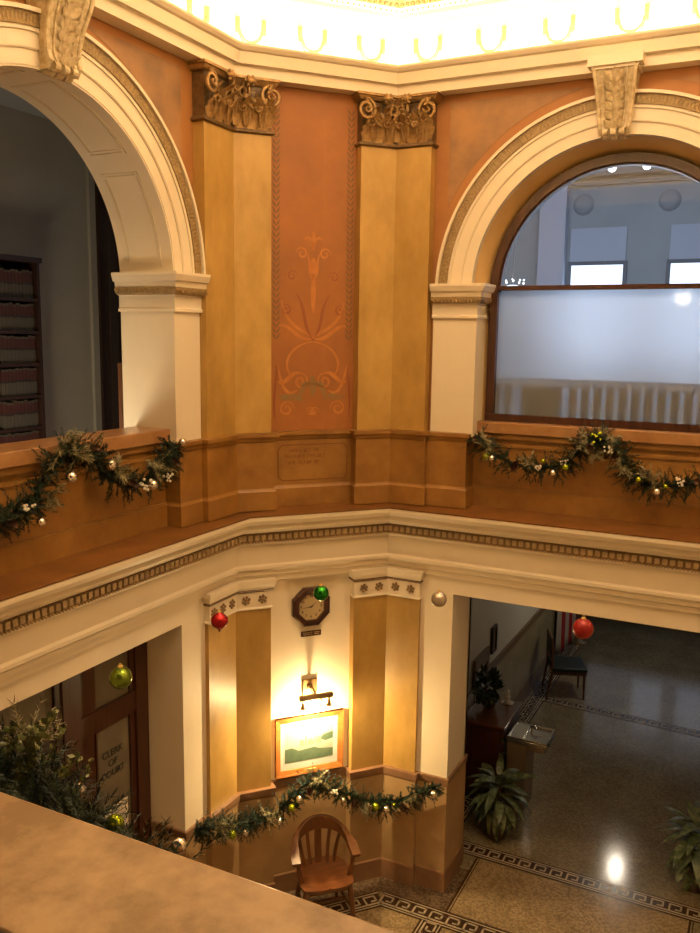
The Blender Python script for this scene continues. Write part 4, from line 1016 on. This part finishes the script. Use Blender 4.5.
build('base', MB().box(1.49, 1.63, 3.59, 3.69, 1.0, 1.012), 'white', fg, bevel=.004)

df = thing('drinking_fountain', 'wall drinking fountain with steel basin beside the hallway cabinet', 'drinking fountain', (1.95, 3.2, 0))
build('body', MB().box(1.745, 1.98, 3.0, 3.40, 0, .84), 'steelbody', df, bevel=.01)
ba = MB().box(1.74, 2.21, 2.985, 3.41, .82, .875); build('basin', ba, 'steel', df, bevel=.008)
build('apron', MB().box(1.98, 2.19, 3.0, 3.39, .76, .82), 'steelbody', df, bevel=.008)
rm = MB().box(1.74, 2.21, 2.985, 3.005, .875, .90).box(1.74, 2.21, 3.39, 3.41, .875, .90).box(2.19, 2.21, 3.0, 3.39, .875, .90).box(1.74, 1.93, 3.005, 3.39, .875, .895)
build('rim', rm, 'steel', df, bevel=.004)
build('spout', MB().tube([(1.96, 3.3, .87), (1.96, 3.3, .93), (2.0, 3.28, .945), (2.03, 3.26, .93)], .012, 8), 'steel', df)
build('drain', MB().lathe([(.03, .8755), (.03, .879), (.01, .879)], 14, Matrix.Translation((2.07, 3.2, 0))), 'steel', df)
build('push_bar', MB().box(2.21, 2.225, 3.08, 3.32, .83, .865), 'black', df, bevel=.004)

def dief(label, c, n, L, rmax):
    t = thing('potted_plant', label, 'plant', (c[0], c[1], 0), 0, 'variegated plants on the hallway floor')
    build('pot', MB().lathe([(.10, .004), (.135, .20), (.145, .22), (.145, .24), (.125, .24), (.12, .21)], 18, Matrix.Translation((c[0], c[1], 0))), 'pot', t)
    build('soil', MB().lathe([(.12, .20), (.12, .215), (.02, .22)], 14, Matrix.Translation((c[0], c[1], 0))), 'soil', t)
    s_ = MB()
    for k in range(4): a = k * PI / 2; s_.tube([(c[0] + .03 * math.cos(a), c[1] + .03 * math.sin(a), .2), (c[0] + .05 * math.cos(a), c[1] + .05 * math.sin(a), .5)], .012, 7)
    build('stems', s_, 'leafdark', t)
    b_ = MB(); foliage(b_, (c[0], c[1], .34), n, L, .095, -.75, 1.15, .26, .9, 8); build('foliage', b_, 'leafvar', t, smooth=60)
dief('variegated leafy plant on the hallway floor beside the fountain and stone pier', (1.84, 2.36), 66, .27, .3)
dief('dark leafy potted plant on the hallway floor at the right edge', (3.90, 2.44), 66, .30, .3)

r2 = math.radians(115)                                      # green chair: faces away from the wall
TH = Matrix.Translation((1.66, 6.62, 0)) @ Matrix.Rotation(math.radians(112), 4, 'Z') @ Matrix.Diagonal((1.1, 1.1, 1, 1))
gc = thing('side_chair', 'wooden side chair with dark green padded seat in the far hallway', 'chair', (1.66, 6.62, 0), math.radians(112))
build('seat', MB().box(-.24, .24, -.25, .23, .44, .505, TH), 'greenvinyl', gc, bevel=.02)
build('seat_frame', MB().box(-.23, .23, -.24, .23, .39, .44, TH), 'oakdark', gc, smooth=0)
build('backrest', MB().box(-.20, .20, .235, .265, .66, .93, TH), 'greenvinyl', gc, bevel=.01)
for g in (-1, 1):
    build('leg', MB().tube([(g * .205, -.215, .40), (g * .21, -.22, 0)], [.02, .014], 8, TH), 'oakdark', gc)
    build('leg', MB().tube([(g * .21, .29, 0), (g * .215, .23, .42), (g * .215, .25, .95)], [.015, .02, .016], 8, TH), 'oakdark', gc)
build('back_rail', MB().box(-.215, .215, .235, .26, .92, .965, TH), 'oakdark', gc, bevel=.006)

fp = thing('flag', 'red and white striped flag hanging on a floor pole in the far hallway', 'flag', (1.30, 9.0, 0))
build('stand_base', MB().lathe([(.17, 0), (.17, .02), (.10, .045), (.03, .07), (.02, .12)], 20, Matrix.Translation((1.36, 9.0, 0))), 'brass', fp)
build('pole', MB().tube([(1.36, 9.0, .06), (1.36, 9.0, 2.45)], .013, 8), 'brass', fp)
b_ = MB(); nu, nv = 42, 10; vs = []; fs = []
for j in range(nv + 1):
    v = j / nv; z = 2.25 - v * 2.08
    for i in range(nu + 1):
        u = i / nu; y = 8.75 - u * (1.05 - .12 * v); x = 1.33 + .035 * math.sin(u * 30) * (.5 + v) - u * .06
        vs.append((x, y, z - .25 * u * (1 - v)))
for j in range(nv):
    for i in range(nu): fs.append((j * (nu + 1) + i, j * (nu + 1) + i + 1, (j + 1) * (nu + 1) + i + 1, (j + 1) * (nu + 1) + i))
b_.add(vs, fs); b_.k = [(f[0] % (nu + 1)) // 3 % 2 for f in fs]
fo = build('cloth', b_, ['red', 'flagwhite'], fp, smooth=60)
so = fo.modifiers.new('thick', 'SOLIDIFY'); so.thickness = .004
pg = thing('pendant_globe', 'lit white globe pendant under the hallway ceiling mirrored in the polished floor', 'lamp', (2.62, 6.4, 2.55))
build('globe', MB().ball((2.62, 6.4, 2.70), .085, 20), 'lamphall', pg, smooth=60)
build('stem', MB().tube([(2.62, 6.4, 2.79), (2.62, 6.4, 3.35)], .012, 8), 'brass', pg)

# ------------------------------------------------------------------ gallery behind the left arch, with the bookcase
build('floor_gallery', MB().box(-2.8, -.56, -4.2, 1.75, 3.62, 3.72), 'ledge', kind='structure', smooth=0)
build('wall_gallery', MB().box(-2.85, -2.70, -4.2, 1.75, 3.72, 7.9), 'grey', kind='structure', smooth=0)
build('wall_gallery_end', MB().box(-2.7, -.56, 1.62, 1.75, 3.72, 7.9), 'darkwood', kind='structure', smooth=0)
build('ceiling_gallery', MB().box(-2.85, -.56, -4.2, 1.75, 7.66, 7.8), 'greyceil', kind='structure', smooth=0)
d2 = thing('door_2', None, None, (-2.68, 1.4, 3.72), 0, kind='structure')
build('casing', MB().box(-2.70, -2.62, 1.20, 1.62, 3.72, 7.35), 'darkwood', d2, smooth=0)
build('pane', MB().box(-2.4, -2.2, 1.60, 1.621, 6.4, 6.9), 'bluegrey', d2, smooth=0)
build('trim_16', MB().box(-2.70, -2.66, 1.11, 1.20, 3.72, 7.4), 'grey', kind='structure', smooth=0)
po = build('wooden_post', MB().box(-.70, -.655, -.70, -.645, 3.72, 5.25), 'oakdark', bevel=.006, label='brown wooden post behind the left arch pier', cat='post')
bc = thing('bookcase', 'tall dark bookcase full of law books on the gallery wall', 'bookcase', (-2.52, -.45, 3.72))
U0, U1, F0, F1, ZT = -1.0, .064, 2.35, 2.69, 6.16
build('side_panel', MB().box(U1 - .03, U1, F0, F1, 3.72, ZT, FL), 'darkwood', bc, smooth=0); build('side_panel', MB().box(U0, U0 + .03, F0, F1, 3.72, ZT, FL), 'darkwood', bc, smooth=0)
build('back_panel', MB().box(U0 + .03, U1 - .03, F1 - .015, F1, 3.72, ZT, FL), 'darkwood', bc, smooth=0)
build('top', MB().box(U0 - .02, U1 + .02, F0 - .02, F1, ZT, ZT + .05, FL), 'darkwood', bc, smooth=0)
ROWS = (5.815, 5.50, 5.185, 4.87, 4.555, 4.24)
names_ = ('top shelf', 'second shelf from the top', 'third shelf from the top', 'fourth shelf from the top', 'fifth shelf from the top', 'lowest visible shelf')
for z in ROWS: build('shelf', MB().box(U0 + .03, U1 - .03, F0 + .01, F1 - .02, z - .03, z, FL), 'darkwood', bc, smooth=0)
proto = None
for z, nm in zip(ROWS, names_):
    u = U1 - .04
    for k in range(10):
        w = .043
        if proto is None:
            h = .265; b_ = MB(); T = Matrix.Translation((0, 0, 0))
            def bk(z0, z1, m, e=0): b_.m = m; b_.box(-w / 2 + .001 - e, w / 2 - .001 + e, F0 + .05 - e * 2, F0 + .25, z0, z1, FL)
            bk(0, .13, 0); bk(.13, .15, 2); bk(.15, .245, 1); bk(.245, h, 0)
            proto = build('law_book', b_, ['booktan', 'bookred', 'bookblack'], smooth=0)
            base = proto.location.copy(); o = proto
        else: o = proto.copy(); COL.objects.link(o)
        o.location = base + Vector((0, u - w / 2, z)); o.scale.z = R_(.94, 1.03) if k else 1.; 
        tag(o, 'tan law book with red spine label on the %s' % nm, 'book', 'law books on the %s' % nm)
        u -= w + .0008

# ------------------------------------------------------------------ courtroom seen through the arched window
build('wall_court_back', MB().box(-2.5, 7, 8.0, 8.15, 3.6, 9.4), 'bluegrey', kind='structure', smooth=0)
build('wall_court_left', MB().box(-2.6, -2.45, 1.5, 8.1, 3.6, 9.4), 'bluegrey', kind='structure', smooth=0)
build('wall_court_right', MB().box(6.9, 7.05, 1.5, 8.1, 3.6, 9.4), 'bluegrey', kind='structure', smooth=0)
build('ceiling_court', MB().box(-2.6, 7.05, 1.5, 8.1, 9.0, 9.15), 'bluegrey', kind='structure', smooth=0)
build('floor_court', MB().box(-2.6, 7.05, 1.5, 8.1, 3.5, 3.62), 'bluegreyd', kind='structure', smooth=0)
build('trim_17', MB().box(-2.5, 7, 7.75, 8.0, 8.02, 8.20).box(-2.5, 7, 7.5, 8.0, 8.55, 8.75).box(-2.5, 7, 7.9, 8.0, 7.9, 7.94), 'bluegreyd', kind='structure', smooth=0)
build('trim_18', MB().box(.60, 1.02, 7.8, 8.0, 3.62, 7.9), 'bluepale', kind='structure', smooth=0)
b_ = MB()
for x in (1.25, 2.55, 3.9, -.4):
    b_.lathe([(.17, 0), (.15, .03), (.10, .05), (.02, .055)], 12, Matrix.Translation((x, 8.0, 7.62)) @ Matrix.Rotation(PI / 2, 4, 'X'))
build('trim_19', b_, 'medallion', kind='structure')
for k, (a, b) in enumerate(((1.10, 1.93), (2.62, 3.5))):
    w_ = thing('window_%d' % (k + 4), None, None, ((a + b) / 2, 7.98, 4.6), 0, kind='structure')
    build('pane', MB().box(a, b, 7.985, 7.998, 4.8, 6.68), 'sky', w_, smooth=0)
    f_ = MB(); mitre(f_, a - .05, b + .05, 4.75, 6.73, .06, 7.96, 7.97, 8.0, None); f_.box(a, b, 7.96, 7.985, 5.6, 5.65); build('window_frame', f_, 'bluegreyd', w_, smooth=0)
    build('window_head', MB().box(a - .02, b + .02, 7.97, 7.99, 6.73, 7.25), 'bluepale', w_, smooth=0)
for x, lab in ((2.02, 'left one of two lit globes near the top of the arched window'), (2.47, 'right one of two lit globes near the top of the arched window')):
    t = thing('globe_lamp', lab, 'lamp', (x, 6.0, 7.78), 0, 'lit courtroom globes')
    build('globe', MB().ball((x, 6.0, 7.785), .058, 14), 'lampwhite', t, smooth=60); build('stem', MB().tube([(x, 6.0, 7.84), (x, 6.0, 9.0)], .008, 6), 'bluegreyd', t)
t = thing('chandelier', 'small bright chandelier low at the left edge of the clear window pane', 'lamp', (.72, 6.0, 6.1))
build('shade', MB().lathe([(.20, 6.12), (.22, 6.16), (.18, 6.22), (.06, 6.25)], 18, Matrix.Translation((.72, 6.0, 0))), 'lampcold', t)
b_ = MB()
for k in range(10): a = k * PI / 5; b_.ball((.72 + .16 * math.cos(a), 6 + .16 * math.sin(a), 6.30 + R_(-.03, .06)), .014, 6)
build('crystals', b_, 'lampwhite', t); build('chain', MB().tube([(.72, 6, 6.25), (.72, 6, 9.0)], .008, 6), 'bluegreyd', t)
t = thing('added_glow', 'added five-sided glowing plate behind the frosted pane, for a bright reflection near its right edge', 'lamp', (3.48, 1.52, 5.78))  # added glowing plate in place of a reflection on the frosted pane
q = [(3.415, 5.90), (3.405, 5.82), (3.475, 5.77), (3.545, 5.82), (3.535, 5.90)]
build('shade', MB().slab(q, 1.505, 1.53), 'pane_glow', t, smooth=0); build('hanger', MB().tube([(3.475, 1.52, 5.90), (3.475, 1.52, 5.93)], .005, 6), 'bluegreyd', t)
bn = thing('bench', 'slatted wooden bench back standing behind the frosted pane', 'bench', (2.95, 1.55, 3.62))
build('top_rail', MB().box(1.75, 3.75, 1.535, 1.58, 5.06, 5.14), 'bench', bn, smooth=0); build('bottom_rail', MB().box(1.75, 3.75, 1.535, 1.58, 3.62, 4.2), 'bench', bn, smooth=0)
build('panel', MB().box(2.13, 2.50, 1.54, 1.57, 4.2, 5.06), 'bench', bn, smooth=0)
for x in [1.79, 1.90, 2.01] + [2.60 + .108 * k for k in range(11)]: build('slat', MB().box(x - .034, x + .034, 1.54, 1.57, 4.2, 5.06), 'bench', bn, smooth=0)

# ------------------------------------------------------------------ light
def area(name, loc, target, sx, sy, e, c):
    l = bpy.data.lights.new(name, 'AREA'); l.shape = 'RECTANGLE'; l.size = sx; l.size_y = sy; l.energy = e; l.color = c
    o = bpy.data.objects.new(name, l); COL.objects.link(o); o.location = loc
    d = Vector(target) - Vector(loc); o.rotation_euler = d.to_track_quat('-Z', 'Y').to_euler(); return o
def point(name, loc, e, c, r=.05):
    l = bpy.data.lights.new(name, 'POINT'); l.energy = e; l.color = c; l.shadow_soft_size = r
    o = bpy.data.objects.new(name, l); COL.objects.link(o); o.location = loc; return o
WARM = (1., .74, .44)
o8 = oct_off(-.04); o9 = oct_off(-.10)
for i in range(8):
    a, b = Vector(o8[i]), Vector(o8[(i + 1) % 8]); m = (a + b) / 2; L = (b - a).length; e = (b - a).normalized(); inn = Vector((e.y, -e.x))
    l = bpy.data.lights.new('cove_lamp', 'AREA'); l.shape = 'RECTANGLE'; l.size = L * .96; l.size_y = .05; l.energy = 42 * L; l.color = (1., .74, .40)
    o = bpy.data.objects.new('cove_lamp', l); COL.objects.link(o)
    z = Vector((inn.x * .25, inn.y * .25, -1)).normalized()  # light axis points against -z: up and outward
    x = Vector((e.x, e.y, 0)); y = z.cross(x)
    o.matrix_world = Matrix(((x.x, y.x, z.x, m.x), (x.y, y.y, z.y, m.y), (x.z, y.z, z.z, 7.865), (0, 0, 0, 1)))
area('dome_lamp', (2.95, -1.96, 9.3), (2.95, -1.96, 0), 2.2, 2.2, 265, WARM)
point('picture_lamp', FC @ Vector((.745, -.065, 1.93)), 190, (1., .72, .34), .04)
area('hall_daylight', (2.9, 10.4, 1.75), (2.9, 0, .4), 3.2, 1.6, 6, (.70, .80, 1.))
point('hall_globe', (2.62, 6.4, 2.55), 48, (1., .86, .66), .1)
area('gallery_fill', (-1.05, -2.1, 4.15), (-2.7, .3, 5.0), .8, .4, 60, (1., .84, .58))  # added fill in place of rotunda light reaching the gallery wall
area('court_fill', (2.2, 4.0, 8.9), (2.2, 5.2, 4.0), 5, 3, 430, (.88, .94, 1.))  # added fill below the courtroom ceiling, brightens the back wall
area('court_windows', (2.2, 7.7, 5.9), (2.6, 2.0, 4.8), 3, 1.6, 45, (.74, .84, 1.))
w = bpy.data.worlds.new('world'); sc.world = w; w.use_nodes = True
w.node_tree.nodes['Background'].inputs[0].default_value = (1., .74, .46, 1); w.node_tree.nodes['Background'].inputs[1].default_value = .10

# ------------------------------------------------------------------ camera
cam = bpy.data.cameras.new('camera'); co_ = bpy.data.objects.new('camera', cam); COL.objects.link(co_)
Fv, Rv, Uv = Vector((-.4418, .8840, -.1531)), Vector((.8932, .4492, .0141)), Vector((-.0812, .1305, .9881))
Fv.normalize(); Rv = Fv.cross(Uv).normalized(); Uv = Rv.cross(Fv)
co_.matrix_world = Matrix(((Rv.x, Uv.x, -Fv.x, 4.222), (Rv.y, Uv.y, -Fv.y, -6.176), (Rv.z, Uv.z, -Fv.z, 5.5), (0, 0, 0, 1)))
cam.sensor_width = 36; cam.lens = 845.25 / 933 * 36; cam.clip_start = .05; cam.clip_end = 100
sc.camera = co_
sc.view_settings.view_transform = 'Standard'; sc.view_settings.look = 'None'; sc.view_settings.gamma = 1; sc.view_settings.use_curve_mapping = False
sc.view_settings.exposure = -.7
